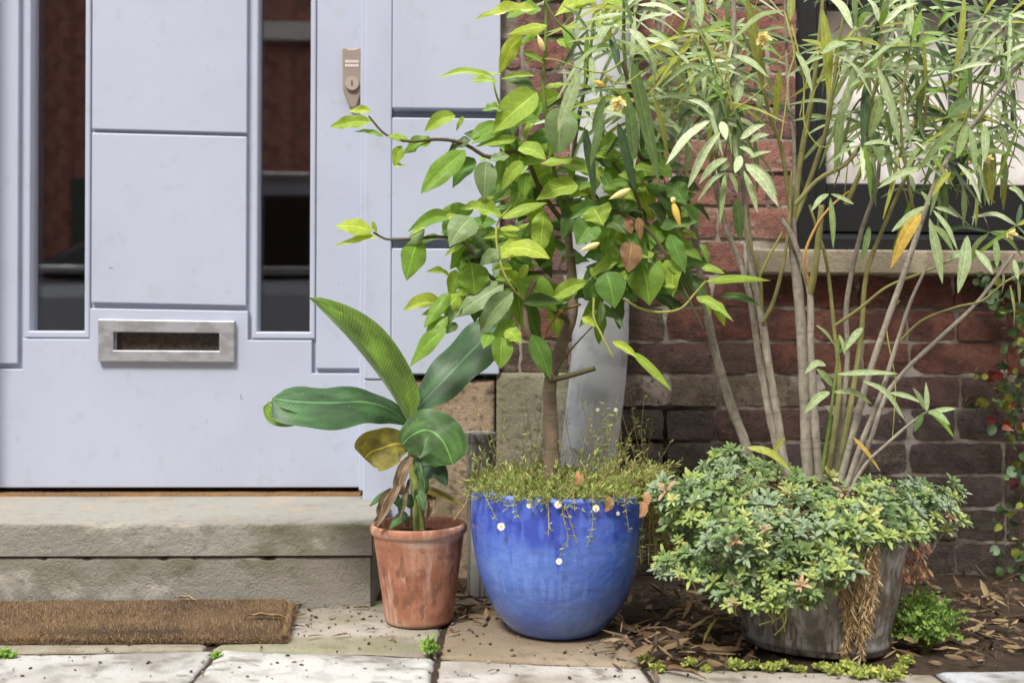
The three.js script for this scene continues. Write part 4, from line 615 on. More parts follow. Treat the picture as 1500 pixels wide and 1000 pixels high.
  for (const p of [[[1077, 162, 0.09], [1056, 110, 0.1], [1030, 55, 0.1], [1004, 18, 0.1]], [[1072, 160, 0.09], [1066, 100, 0.1], [1062, 60, 0.1], [1061, 22, 0.1]], [[1072, 150, 0.09], [1048, 90, 0.09], [1030, 45, 0.09]], [[1076, 160, 0.09], [1100, 145, 0.1], [1125, 122, 0.1]], [[1150, 18, 0.08], [1157, 45, 0.09], [1164, 80, 0.09], [1157, 105, 0.09], [1152, 150, 0.09], [1144, 206, 0.09]], [[1155, 20, 0.07], [1166, 60, 0.08], [1178, 120, 0.08], [1180, 185, 0.08], [1204, 216, 0.08], [1218, 212, 0.08]], [[912, 90, 0.1], [885, 106, 0.1], [850, 100, 0.1], [815, 88, 0.1], [798, 86, 0.1]], [[884, 106, 0.1], [896, 118, 0.1], [915, 122, 0.1], [942, 104, 0.1]], [[1125, 95, 0.06], [1140, 88, 0.06], [1158, 78, 0.06]], [[1210, 60, 0.05], [1185, 110, 0.05], [1172, 170, 0.05]], [[1225, 90, 0.05], [1195, 130, 0.05], [1180, 200, 0.05]], [[1240, 60, 0.06], [1225, 120, 0.06], [1210, 170, 0.06]]])
    stem(p, 3.6, 2.6, limeBark, 'flower_stalk', 6);
  const M = { a: leafMat('#9db07e', oleTex, 0.25, 0.5, 0.4), b: leafMat('#83995a', oleTex, 0.28, 0.5, 0.4), c: leafMat('#5e783e', oleTex, 0.28, 0.4), d: leafMat('#3d5830', oleTex, 0.22, 0.35), g: leafMat('#82a83a', oleTex, 0.4, 0.4), o: leafMat('#8b8f33', oleTex, 0.42, 0.35), y: leafMat('#c9a83e', oleTex, 0.4, 0.25), l: leafMat('#a9b23c', oleTex, 0.45, 0.3), w: leafMat('#bccba0', oleTex, 0.22, 0.6, 0.42) };
  const prof = (w) => { const p = rr(0.6, 0.8), a = rr(0.8, 1.1), tm = p / (p + a), nrm = Math.pow(tm, p) * Math.pow(1 - tm, a); return (t) => 0.0006 + (w / 2) * Math.pow(t, p) * Math.pow(1 - t, a) / nrm; };
  let count = 0; const more = new Map();
  const leaf = (bx, by, tx, ty, w, tone, z = 0.05, o = {}) => {
    const z0 = z + rr(-0.01, 0.01), A = Z(bx, by, z0), B = Z(tx, ty, z0 + (o.dz ?? rr(-0.02, 0.035))), len = A.distanceTo(B), up = o.bow ?? rr(0.02, 0.16) * (Math.abs(tx - bx) > Math.abs(ty - by) * 0.4 ? 1 : 0.25);
    const mid = A.clone().lerp(B, 0.5).add(V(0, up * len, rr(0, 0.06) * len));
    const g = blade({ pts: [A, mid, B], h: prof(w * S * 0.85), hint: o.hint || V(rr(-0.5, 0.5), rr(0.2, 0.7), 0.9), fold: o.fold ?? rr(0.05, 0.35), curl: rr(-0.3, 0.1), wave: rr(0, 0.0012), waves: 2, nT: 10, nU: 2, twist: o.twist ?? rr(-0.35, 0.35) }); count++;
    if (count <= 296) part(ol, 'leaf', g, M[tone], tone === 'y' ? 'yellow leaf' : undefined); else { if (!more.has(tone)) more.set(tone, []); more.get(tone).push(g); }
  };
  const list = `935 7 1005 30 11 w 8|936 30 984 22 7 w 7|922 42 952 79 16 w 9|945 56 1018 103 16 w 8|950 42 990 80 11 a 6|958 72 1013 133 11 a 5|926 88 967 275 23 c 8|952 68 960 119 13 a 7|910 20 862 30 7 w 8|897 28 873 66 15 a 6|866 80 870 140 12 a 6|850 103 817 192 20 a 10|886 140 868 192 14 c 7|882 170 865 244 13 c 8|856 186 872 292 18 d 5|920 140 930 242 19 c 6|905 180 930 280 21 d 4|958 140 980 242 9 o 6|1040 177 976 241 15 w 11|1057 191 1008 275 14 w 11|1016 170 982 243 9 d 6
1025 -5 1026 39 13 a 6|1067 -8 1064 33 8 a 6|1058 -6 1050 14 9 w 7|1150 15 1072 60 10 b 8|1074 80 1126 113 11 a 9|1094 -6 1119 138 15 o 7|1000 46 1052 62 6 a 7|1014 52 1018 87 9 a 6|1030 100 1030 133 9 a 6|1142 102 1136 182 15 l 6|1160 -8 1158 31 13 o 6|1166 75 1190 134 9 a 8|1078 152 1087 117 13 a 9|1046 170 1008 146 13 w 10|1057 178 1064 205 13 w 11|1085 204 1121 182 11 w 10|1098 208 1127 197 10 a 9|1066 232 1024 269 14 a 11|1064 252 1022 294 7 a 10|1092 240 1141 303 21 w 12|1100 238 1139 286 13 a 10|1090 250 1110 311 11 a 9|1070 252 1081 285 13 b 9|1079 290 1085 353 19 c 4|1062 255 1055 326 9 b 7|1086 228 1077 253 13 w 12|1070 240 1055 250 9 a 10|1084 215 1105 230 9 a 10|1095 232 1130 222 7 a 9
1206 14 1215 147 19 l 10|1241 63 1204 79 13 a 11|1216 -4 1249 42 14 w 9|1251 -8 1254 37 9 c 6|1256 40 1272 17 10 g 8|1289 36 1307 9 11 g 9|1288 32 1268 -4 14 w 9|1291 32 1303 -6 10 a 8|1294 36 1346 4 10 w 9|1334 52 1330 -6 12 w 8|1338 58 1350 15 11 g 9|1330 68 1321 53 13 b 8|1258 96 1216 207 18 a 8|1235 150 1223 257 18 b 9|1290 112 1244 128 9 a 8|1286 98 1319 216 16 a 9|1292 140 1273 201 18 b 8|1270 118 1263 216 15 d 6|1281 190 1291 241 19 c 6|1266 210 1276 293 11 g 7|1296 160 1306 211 10 b 6|1300 212 1305 261 10 c 4|1318 150 1336 217 14 a 8|1410 180 1344 252 15 b 8|1350 246 1286 276 13 a 8
1413 -8 1395 123 13 l 9|1400 20 1374 39 8 g 8|1453 93 1394 105 8 w 9|1374 56 1339 69 9 g 8|1443 -6 1444 21 8 b 6|1425 147 1389 171 24 c 7|1417 183 1402 231 15 b 8|1422 188 1429 256 15 b 8|1443 182 1443 237 12 b 7|1442 236 1453 295 13 o 7|1403 239 1438 298 17 w 10|1434 242 1450 301 12 a 7|1458 143 1465 181 9 a 6|1465 183 1478 221 10 a 6|1393 252 1366 288 10 l 8|1476 245 1470 277 13 c 6|1478 275 1502 296 13 a 6|1500 75 1478 92 8 b 6
1356 302 1307 339 11 a 9|1350 312 1305 393 20 y 11|1362 320 1381 415 18 a 11|1368 308 1403 366 11 a 10|1368 330 1397 367 11 b 8|1370 304 1405 318 8 a 9|1362 300 1350 280 8 b 8|1214 284 1189 309 9 a 6|1218 284 1251 299 7 a 6|1217 290 1221 363 9 b 7|1274 332 1262 383 11 c 3|1418 345 1404 429 22 a 9|1424 368 1387 383 11 a 9|1430 366 1455 401 11 a 8|1460 350 1461 393 13 b 7|1412 278 1412 332 15 b 6|1430 290 1430 332 9 l 7|1480 418 1486 477 10 l 7|1492 410 1494 445 8 b 6|1486 380 1492 410 8 a 6|1470 400 1468 430 7 a 6
1227 548 1315 547 10 a 9|1265 558 1326 615 12 a 9|1216 574 1179 605 13 a 9|1210 534 1179 547 11 a 9|1196 540 1220 566 11 b 7|1222 574 1277 591 9 a 8|1304 575 1353 591 9 a 8|1264 480 1239 513 11 a 8|1196 476 1223 505 6 b 6|1226 520 1250 500 6 a 7|1230 490 1238 520 6 b 7|1358 602 1357 560 9 a 11|1358 602 1392 622 9 b 11|1362 604 1400 598 8 a 11|1356 600 1338 568 7 a 11|1352 606 1340 632 9 c 10|1366 604 1398 640 7 g 10|1250 640 1290 690 9 y 8|1095 655 1160 690 13 l 4|1150 640 1130 670 9 o 4`;
  for (const s of list.split(/[|\n]/)) { const a = s.trim().split(/\s+/); if (a.length < 7) continue; leaf(+a[0], +a[1], +a[2], +a[3], +a[4], a[5], +a[6] / 100); }
  // further whorls through the depth of the crown
  const whorl = (px, py, n, z, lo = 50, hi = 105) => { const off = R() * 6.28; for (let k = 0; k < n; k++) { const a = off + (k / n) * 6.28 + rr(-0.3, 0.3), len = rr(lo, hi); const dx = Math.cos(a) * len, dy = Math.sin(a) * len * 0.62 + len * rr(0.1, 0.45); leaf(px, py, px + dx, py + dy, rr(5, 9), pick(['a', 'b', 'b', 'c', 'w', 'g', 'a', 'd', 'l']), z, { dz: rr(-0.05, 0.05) }); } };
  for (const [x, y, n, z] of [[912, -10, 7, 0.0], [960, -25, 7, -0.08], [1012, -20, 7, -0.08], [990, 60, 6, -0.14], [1040, 40, 6, -0.16], [905, 70, 6, -0.06], [1000, 130, 6, -0.14], [935, 175, 5, -0.12], [1075, -30, 6, -0.06], [1150, -40, 5, -0.04], [1208, -40, 6, -0.02], [1250, -40, 6, -0.04], [1300, -45, 6, 0.0], [1262, 60, 6, -0.04], [1300, 100, 6, -0.06], [1346, -30, 6, 0.02], [1370, 60, 5, -0.04], [1330, 130, 6, -0.06], [1440, 120, 6, -0.04], [1480, 100, 6, 0.0], [1410, 170, 6, -0.05], [1456, 170, 5, -0.03], [1490, 190, 6, 0.0], [1380, 240, 6, -0.06], [1440, 250, 5, -0.05], [1340, 280, 5, -0.08], [1490, 330, 5, 0.02], [1450, 340, 5, -0.04], [1075, 200, 6, -0.02], [1050, 110, 5, -0.05], [1100, 90, 3, -0.1], [1480, 20, 5, 0.02]]) whorl(x, y, n, z);
  for (let k = 0; k < 100; k++) { const q = R(); const x = q < 0.5 ? rr(860, 1110) : q < 0.85 ? rr(1220, 1420) : rr(1420, 1500), y = q < 0.5 ? rr(-30, 190) : rr(-30, 230); whorl(x, y, 6, rr(-0.22, 0.07), 45, 110); }
  for (let k = 0; k < 46; k++) { const x = k < 24 ? rr(900, 1120) : rr(1210, 1500), y = rr(60, 260); leaf(x, y, x + rr(-16, 16), y + rr(55, 120), rr(8, 13), pick(['b', 'c', 'a', 'd', 'g', 'c', 'o']), rr(-0.18, 0.02)); }
  for (const [tone, gs] of more) { part(ol, 'rear_leaves', mergeGeometries(gs), M[tone]).userData.kind = 'stuff'; }
  for (let k = 0; k < 60; k++) { const x = k < 40 ? rr(1180, 1500) : rr(900, 1120), y = rr(60, 300), dx = rr(-50, 50), dy = -rr(30, 110); stem([[x, y, -0.08], [x + dx * 0.5, y + dy * 0.4, -0.06], [x + dx, y + dy, -0.05]], 3.2, 2, k % 3 ? limeBark : oliveBark, 'twig', 5); }
  // pale yellow flowers and buds
  const pet = phy({ color: srgb('#f3e6a0'), roughness: 0.9, transmission: 0.3, thickness: 0, side: THREE.DoubleSide }), pet2 = phy({ color: srgb('#e9c95a'), roughness: 0.9, transmission: 0.3, thickness: 0, side: THREE.DoubleSide });
  const flower = (px, py, z, s, dir) => { const c = Z(px, py, z), gs = []; for (let k = 0; k < 9; k++) { const a = (k / 5) * 6.28 + (k > 4 ? 0.6 : 0), out = V(Math.cos(a), Math.sin(a), 0).multiplyScalar(s * (k > 4 ? 0.6 : 1)).applyAxisAngle(V(1, 0, 0), 0.5); gs.push(blade({ pts: [c.clone().add(V(0, 0, -s * 0.5)), c.clone().addScaledVector(out, 0.45).add(V(0, 0, s * 0.1)), c.clone().add(out).add(dir.clone().multiplyScalar(s * 0.6)).add(V(0, 0, s * 0.15))], h: (t) => s * 0.42 * Math.sin(Math.min(1, t * 1.05 + 0.02) * 2.9) * t ** 0.3 + 0.0004, hint: V(-out.x * 0.4, 0.3 - out.y * 0.4, 1), fold: 0.25, curl: 0.3, nT: 6, nU: 2, wave: 0.001 })); }
    const f = part(ol, 'flower', mergeGeometries(gs), pet, 'pale yellow blossom'); const hgeo = new THREE.SphereGeometry(s * 0.28, 10, 8); hgeo.translate(c.x, c.y + s * 0.05, c.z + s * 0.1); part(f, 'flower_centre', hgeo, pet2); };
  flower(905, 150, 0.13, 0.0135, V(0, -0.8, 0.3)); flower(1117, 56, 0.10, 0.014, V(0.2, -0.5, 0.3)); flower(1480, 342, 0.06, 0.010, V(0.5, -0.3, 0.2)); flower(1447, 232, 0.04, 0.008, V(0.5, -0.3, 0.2));
  const bud = (ax, ay, bx, by, w, z, m = pet) => { const A = Z(ax, ay, z), B = Z(bx, by, z + 0.005); part(ol, 'bud', tube([A, A.clone().lerp(B, 0.35), A.clone().lerp(B, 0.7), B], 0.0005, 0.0005, 10, 8, 0).applyMatrix4(new THREE.Matrix4()), m); const g = ol.children[ol.children.length - 1].geometry, p = g.attributes.position, W = 9, o = origin(ol); const c = new THREE.CatmullRomCurve3([A, A.clone().lerp(B, 0.35), A.clone().lerp(B, 0.7), B], false, 'centripetal'); for (let i = 0; i <= 10; i++) { const q = c.getPointAt(i / 10).sub(o), r = w * S * 0.5 * Math.sin(Math.PI * Math.pow(clamp(i / 10 * 0.94 + 0.05), 0.8)); for (let k = 0; k < W; k++) { const v = V().fromBufferAttribute(p, i * W + k).sub(q).normalize().multiplyScalar(r).add(q); p.setXYZ(i * W + k, v.x, v.y, v.z); } } g.computeVertexNormals(); };
  bud(923, 277, 892, 292, 9, 0.12); bud(878, 356, 850, 367, 8, 0.11); bud(797, 74, 787, 50, 8, 0.1); bud(885, 126, 870, 118, 8, 0.13, pet2); bud(988, 290, 984, 296, 8, 0.1); bud(986, 296, 997, 333, 10, 0.1, pet2);
  console.log('oleander leaves', count);
}
// ---------------------------------------------------------------- low planting
const needle = (() => { const g = blade({ pts: [V(0, 0, 0), V(0, 0.5, 0.05), V(0, 1, 0.22)], h: (t) => 0.1 * Math.pow(Math.sin(Math.PI * clamp(t * 0.94 + 0.04)), 0.8), hint: V(0, 0, 1), fold: 0.3, nT: 3, nU: 1 }); return g; })();
const pinMat = (tr = 0.3) => phy({ color: 0xffffff, roughness: 0.9, transmission: tr, thickness: 0, side: THREE.DoubleSide });
function instanced(parent, name, geo, mat, items, label) {             // items: { p, d (direction), s, c, w }
  const im = new THREE.InstancedMesh(geo, mat, items.length), m = new THREE.Matrix4(), q = new THREE.Quaternion(), q2 = new THREE.Quaternion(), o = origin(parent), Yv = V(0, 1, 0);
  items.forEach((it, k) => { q.setFromUnitVectors(Yv, it.d.clone().normalize()); q2.setFromAxisAngle(Yv, R() * 6.28); q.multiply(q2); m.compose(it.p.clone().sub(o), q, V(it.s * (it.w || 1), it.s, it.s)); im.setMatrixAt(k, m); im.setColorAt(k, it.c); });
  im.name = name; im.userData.kind = 'stuff'; if (label) im.userData.label = label; shade(im); parent.add(im); return im;
}
const cols = (...a) => a.map((h) => srgb(h));
{ // fleabane filling the blue pot
  const fb = thing('fleabane', 'tangled yellow-green fleabane with small white daisies spilling from the blue pot', 'plant', V(potB.x, potB.y + 0.235, potB.z));
  const C = cols('#a3b45a', '#8fa44c', '#b6be66', '#7c9646', '#bdb878', '#9a8c58', '#a6b85a'), items = [], tw = [];
  const outline = (x) => 700 + 18 * (x - 690) / 260;                    // where the mat of stems meets the rim
  for (let k = 0; k < 1700; k++) {
    const a = R() * 6.28, q = Math.sqrt(R()) * 0.15, root = V(potB.x + Math.cos(a) * q, potB.y + 0.243 + rr(0, 0.012), potB.z + Math.sin(a) * q);
    const tall = R() < 0.06, L = tall ? rr(0.03, 0.08) : rr(0.014, 0.038), rt = Math.cos(a) > 0 ? 1.5 : 0.7, out = V(Math.cos(a) * (0.2 + q * 4) * rt, tall ? rr(0.8, 1.9) : rr(0.0, 0.9), Math.sin(a) * (0.2 + q * 4)).normalize();
    const mid = root.clone().addScaledVector(out, L * 0.6).add(V(rr(-1, 1), rr(0, 1), rr(-1, 1)).multiplyScalar(L * 0.2)), tip = root.clone().addScaledVector(out, L).add(V(rr(-1, 1), tall ? 0 : rr(-1, 0.2), rr(-1, 1)).multiplyScalar(L * 0.35));
    if (R() < 0.5) tw.push(tube([root, mid, tip], 0.0007, 0.0004, 4, 3, 0));
    const n = tall ? 11 : 9; for (let j = 0; j < n; j++) { const t = rr(0.1, 1), p = t < 0.5 ? root.clone().lerp(mid, t * 2) : mid.clone().lerp(tip, t * 2 - 1); items.push({ p, d: out.clone().add(V(rr(-1, 1), rr(-0.4, 0.9), rr(-1, 1))), s: rr(0.006, 0.013), w: 1.3, c: pick(C) }); }
  }
  // upright wisps round the trunk and overhang to the right
  for (let k = 0; k < 70; k++) { const px = rr(730, 960), root = onZ(px, rr(690, 710), potB.z + rr(-0.12, 0.05)), top = onZ(px + rr(-40, 40), rr(575, 660), root.z + rr(-0.02, 0.02)); tw.push(tube([root, root.clone().lerp(top, 0.5).add(V(rr(-0.01, 0.01), 0, 0)), top], 0.0006, 0.0004, 5, 3, 0)); for (let j = 0; j < 12; j++) { const p = root.clone().lerp(top, rr(0.05, 1)); items.push({ p, d: V(rr(-1, 1), rr(0, 1), rr(-1, 1)), s: rr(0.005, 0.013), c: pick(C) }); } }
  for (let k = 0; k < 230; k++) { const px = rr(915, 1005), py = rr(680, 840), p0 = onZ(rr(920, 960), 700, potB.z + rr(-0.05, 0.08)), p1 = onZ(px, py, p0.z + rr(-0.02, 0.02)); tw.push(tube([p0, p0.clone().lerp(p1, 0.5).add(V(0, 0.012, 0)), p1], 0.0007, 0.0004, 5, 3, 0)); for (let j = 0; j < 14; j++) { const p = p0.clone().lerp(p1, rr(0.1, 1)).add(V(0, 0.008, 0)); items.push({ p, d: V(rr(-1, 1), rr(-0.3, 1), rr(-1, 1)), s: rr(0.006, 0.013), c: pick(C) }); } }
  const tm = part(fb, 'twigs', mergeGeometries(tw), std({ color: srgb('#8d7d4c'), roughness: 0.9 })); tm.userData.kind = 'stuff';
  const trailLeaves = []; const trail = (pts) => ( trailLeaves.push(...pts.slice(0, -1).flatMap(([x, y, d], i) => [0.2, 0.5, 0.8].map((t) => onZ(lerp(x, pts[i + 1][0], t), lerp(y, pts[i + 1][1], t), potB.z + lerp(d, pts[i + 1][2], t) + 0.002)))), part(fb, 'trailing_stem', tube(pts.map(([x, y, d]) => onZ(x, y, potB.z + d)), 0.0009, 0.0006, 14, 5, 0), std({ color: srgb(pick(['#a98a5e', '#8f9450', '#b9a878'])), roughness: 0.9 })));
  trail([[700, 706, 0.03], [715, 735, 0.115], [728, 762, 0.13]]); trail([[820, 722, 0.15], [826, 760, 0.163], [832, 790, 0.165], [820, 815, 0.166]]); trail([[830, 745, 0.163], [845, 795, 0.165]]); trail([[868, 722, 0.15], [868, 770, 0.155], [860, 800, 0.157]]); trail([[802, 722, 0.155], [804, 765, 0.165], [803, 785, 0.166]]); trail([[690, 700, 0.0], [683, 735, 0.03], [665, 760, 0.06]]); trail([[775, 725, 0.155], [782, 750, 0.163]]); trail([[880, 725, 0.14], [905, 735, 0.13], [925, 732, 0.12]]); trail([[760, 722, 0.15], [752, 745, 0.15], [757, 758, 0.155]]); trail([[840, 722, 0.16], [842, 748, 0.163]]); trail([[915, 725, 0.125], [918, 752, 0.125], [922, 780, 0.125]]);
  for (const p of trailLeaves) for (let j = 0; j < 3; j++) items.push({ p: p.clone(), d: V(rr(-1, 1), rr(-0.8, 0.6), rr(0, 0.6)), s: rr(0.005, 0.010), w: 1.4, c: pick(C) });
  instanced(fb, 'foliage', needle, pinMat(), items);
  const pm = phy({ color: srgb('#f4f1ea'), roughness: 0.8, transmission: 0.2, thickness: 0, side: THREE.DoubleSide }), ym = std({ color: srgb('#e8c33a'), roughness: 0.9 });
  const daisy = (px, py, d, s, tilt = 0) => { const c = onZ(px, py, potB.z + d), n = V(tilt, 0.25, 1).normalize(), q = new THREE.Quaternion().setFromUnitVectors(V(0, 0, 1), n), gs = []; for (let k = 0; k < 18; k++) { const a = (k / 18) * 6.28 + rr(-0.06, 0.06), u = V(Math.cos(a), Math.sin(a), 0.08).applyQuaternion(q); gs.push(blade({ pts: [c.clone().addScaledVector(u, s * 0.25), c.clone().addScaledVector(u, s * rr(0.9, 1.05))], h: (t) => s * 0.11 * Math.sin(0.5 + t * 2.2), hint: n, fold: 0.1, nT: 3, nU: 1 })); }
    const f = part(fb, 'daisy', mergeGeometries(gs), pm, 'small white daisy'); const e = new THREE.SphereGeometry(s * 0.36, 12, 8); e.scale(1, 1, 0.55); e.applyQuaternion(q); e.translate(c.x, c.y, c.z); part(f, 'daisy_centre', e, ym); };
  daisy(734, 771, 0.14, 0.0072); daisy(817, 739, 0.165, 0.0066); daisy(873, 744, 0.155, 0.0068, 0.3); daisy(775, 740, 0.16, 0.005); daisy(819, 822, 0.168, 0.0058, -0.4); daisy(905, 752, 0.13, 0.004, 0.4); daisy(968, 765, 0.1, 0.0055, 0.3); daisy(876, 600, -0.02, 0.004); daisy(902, 600, -0.02, 0.004);
  for (const [x, y, d] of [[890, 726, 0.14], [945, 720, 0.1], [846, 690, 0.08], [940, 735, 0.11]]) { const A = onZ(x, y, potB.z + d); part(fb, 'dry_leaf', blade({ pts: [A, A.clone().add(V(0.003, -0.012, 0.006)), A.clone().add(V(-0.004, -0.026, 0.004))], h: (t) => 0.008 * Math.sin(0.3 + t * 2.7), hint: V(rr(-0.6, 0.6), 0.2, 1), fold: 0.25, curl: -0.5, nT: 6, nU: 2, twist: 0.8 }), leafMat('#b98a62', citTex, 0.25, 0.05), 'curled orange-brown dead leaf'); }
}
{ // spurge spilling over the tub
  const sp = thing('spurge', 'blue-green and lime spurge with small leaf rosettes spilling over the metal tub', 'plant', V(tubC.x, 0.2, tubC.z));
  const mk = (seed, n, l) => { const r = rng(seed), gs = []; for (let k = 0; k < n; k++) { const ring = k % 2, a = (k / n) * 6.28 * 2 + r() * 0.4, el = ring ? 0.25 + r() * 0.3 : 0.75 + r() * 0.35, d = V(Math.cos(a) * Math.cos(el), Math.sin(el), Math.sin(a) * Math.cos(el)), L = l * (ring ? 1 : 0.75) * (0.8 + 0.4 * r()); const m = d.clone().multiplyScalar(L * 0.55).add(V(0, L * 0.08, 0)), t = d.clone().multiplyScalar(L).add(V(0, -L * 0.1, 0)); gs.push(blade({ pts: [V(0, 0, 0), m, t], h: (q) => L * 0.135 * Math.pow(Math.sin(Math.PI * clamp(0.04 + q * 0.9)), 0.8) * (0.6 + 0.7 * q), hint: V(0, 1, 0).addScaledVector(d, -0.5), fold: 0.2, nT: 3, nU: 1 })); }
    gs.push(tube([V(0, 0.001, 0), V(0.001, -l * 0.8, 0), V(0, -l * 1.6, 0.002)], 0.0009, 0.0009, 3, 4, 0)); return mergeGeometries(gs); };
  const G = [mk(1, 15, 0.0145), mk(2, 18, 0.0165), mk(3, 13, 0.0125), mk(4, 16, 0.020)];
  const pm = (hex, tr = 0.3) => phy({ color: srgb(hex), roughness: 0.85, transmission: tr, thickness: 0, side: THREE.DoubleSide, clearcoat: 0.15, clearcoatRoughness: 0.5 });
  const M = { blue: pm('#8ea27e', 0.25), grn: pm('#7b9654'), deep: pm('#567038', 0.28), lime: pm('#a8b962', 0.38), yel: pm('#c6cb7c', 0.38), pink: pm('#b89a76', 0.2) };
  const poly = [[955, 735], [1000, 690], [1060, 656], [1120, 676], [1180, 700], [1230, 705], [1290, 682], [1345, 702], [1412, 730], [1400, 768], [1345, 800], [1290, 795], [1245, 840], [1190, 895], [1135, 890], [1085, 900], [1030, 868], [972, 825]];
  const inside = (x, y) => { let c = false; for (let i = 0, j = poly.length - 1; i < poly.length; j = i++) { const [xi, yi] = poly[i], [xj, yj] = poly[j]; if ((yi > y) !== (yj > y) && x < ((xj - xi) * (y - yi)) / (yj - yi) + xi) c = !c; } return c; };
  const front = (x, y) => { const u = (x - 1190) / 230, v = (y - 690) / 190; return tubC.z - 0.05 + 0.225 * Math.sqrt(clamp(1 - 0.75 * u * u)) * sstep(-0.25, 0.55, v); };
  const spots = []; let guard = 0;
  while (spots.length < 1080 && guard++ < 20000) { const x = rr(955, 1415), y = rr(655, 890); if (!inside(x + 26 * (fbm(x * 0.03, y * 0.03, 81, 2) - 0.5) * 2, y + 26 * (fbm(x * 0.03 + 9, y * 0.03, 82, 2) - 0.5) * 2)) continue; const deep = R() < 0.5 ? rr(0.012, 0.1) : rr(-0.012, 0.012); const lump = 0.08 * (fbm(x * 0.018, y * 0.018, 77, 3) - 0.5) * 2; const z = Math.max(0.15, front(x, y) - deep + lump), p = onZ(x, y, z); if (p.y < 0.02) continue; spots.push({ p, deep, x, y }); }
  spots.sort((a, b) => a.deep - b.deep);
  const rest = new Map();
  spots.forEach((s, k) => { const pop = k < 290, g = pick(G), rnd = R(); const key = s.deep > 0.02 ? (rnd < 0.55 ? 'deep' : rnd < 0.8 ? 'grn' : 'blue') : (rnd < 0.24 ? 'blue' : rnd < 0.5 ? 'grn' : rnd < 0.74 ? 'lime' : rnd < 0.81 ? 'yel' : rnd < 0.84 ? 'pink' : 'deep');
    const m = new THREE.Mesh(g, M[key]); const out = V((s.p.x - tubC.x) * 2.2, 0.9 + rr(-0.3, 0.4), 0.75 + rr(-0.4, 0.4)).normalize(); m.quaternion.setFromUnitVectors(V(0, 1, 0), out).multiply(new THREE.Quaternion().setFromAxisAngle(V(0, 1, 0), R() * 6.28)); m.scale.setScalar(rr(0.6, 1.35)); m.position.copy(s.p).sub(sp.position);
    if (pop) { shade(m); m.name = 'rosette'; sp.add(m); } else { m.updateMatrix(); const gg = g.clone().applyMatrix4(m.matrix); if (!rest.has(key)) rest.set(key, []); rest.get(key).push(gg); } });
  for (const [key, gs] of rest) { const m = shade(new THREE.Mesh(mergeGeometries(gs), M[key])); m.name = 'small_rosettes'; m.userData.kind = 'stuff'; sp.add(m); }
  // woody stems from the soil to the outer rosettes
  const st = []; for (let k = 0; k < 90; k++) { const s = spots[Math.floor(R() * spots.length)], a = V(tubC.x + rr(-0.09, 0.09), 0.18, tubC.z + rr(-0.08, 0.08)); st.push(tube([a, a.clone().lerp(s.p, 0.5).add(V(0, 0.035, 0)), s.p.clone().add(V(0, -0.004, -0.006))], 0.0016, 0.001, 6, 4, 0)); }
  const stm = part(sp, 'stems', mergeGeometries(st), std({ color: srgb('#7d6a4c'), roughness: 0.95 })); stm.userData.kind = 'stuff';
  // dead golden skirt hanging down the tub front
  const items = []; for (let k = 0; k < 3200; k++) { const t = Math.pow(R(), 0.8), cl = Math.floor(R() * 11), px = lerp(1234 + cl * 5.5, 1236 + cl * 3.2, t) + rr(-3, 3) + 5 * Math.sin(t * 9 + cl), py = lerp(795, 915 + 55 * hash2(cl, 3, 7), t), z = Math.max(tubC.z + 0.118 + 0.03 * (1 - t), 0) + rr(-0.004, 0.02); items.push({ p: onZ(px, py, z), d: V(rr(-0.6, 0.6), -1 + rr(-0.4, 0.6), rr(-0.3, 0.8)), s: rr(0.007, 0.018), w: 0.7, c: pick(cols('#c4ae82', '#ad9268', '#d8c49c', '#8f7650', '#b99d72')) }); }
  for (let k = 0; k < 260; k++) { const px = rr(1300, 1360), py = rr(790, 850); items.push({ p: onZ(px, py, tubC.z + rr(0.06, 0.11)), d: V(rr(-0.8, 0.8), -0.8 + rr(-0.3, 0.5), rr(-0.4, 0.5)), s: rr(0.008, 0.017), w: 1.8, c: pick(cols('#a9785c', '#c09a72', '#8f6048', '#b58a78')) }); }
  instanced(sp, 'dead_foliage', needle, pinMat(0.2), items, 'golden dead foliage hanging down the tub');
  for (const [x0, y0, x1, y1] of [[1125, 865, 1150, 925], [1150, 880, 1135, 930], [1158, 880, 1112, 915], [1120, 890, 1130, 915]]) { const a = onZ(x0, y0, tubC.z + 0.165), b = onZ(x1, y1, tubC.z + 0.16); part(sp, 'hanging_stem', tube([a, a.clone().lerp(b, 0.5).add(V(0.006, -0.004, 0.01)), b], 0.0014, 0.001, 8, 5, 0), limeBark); }
}
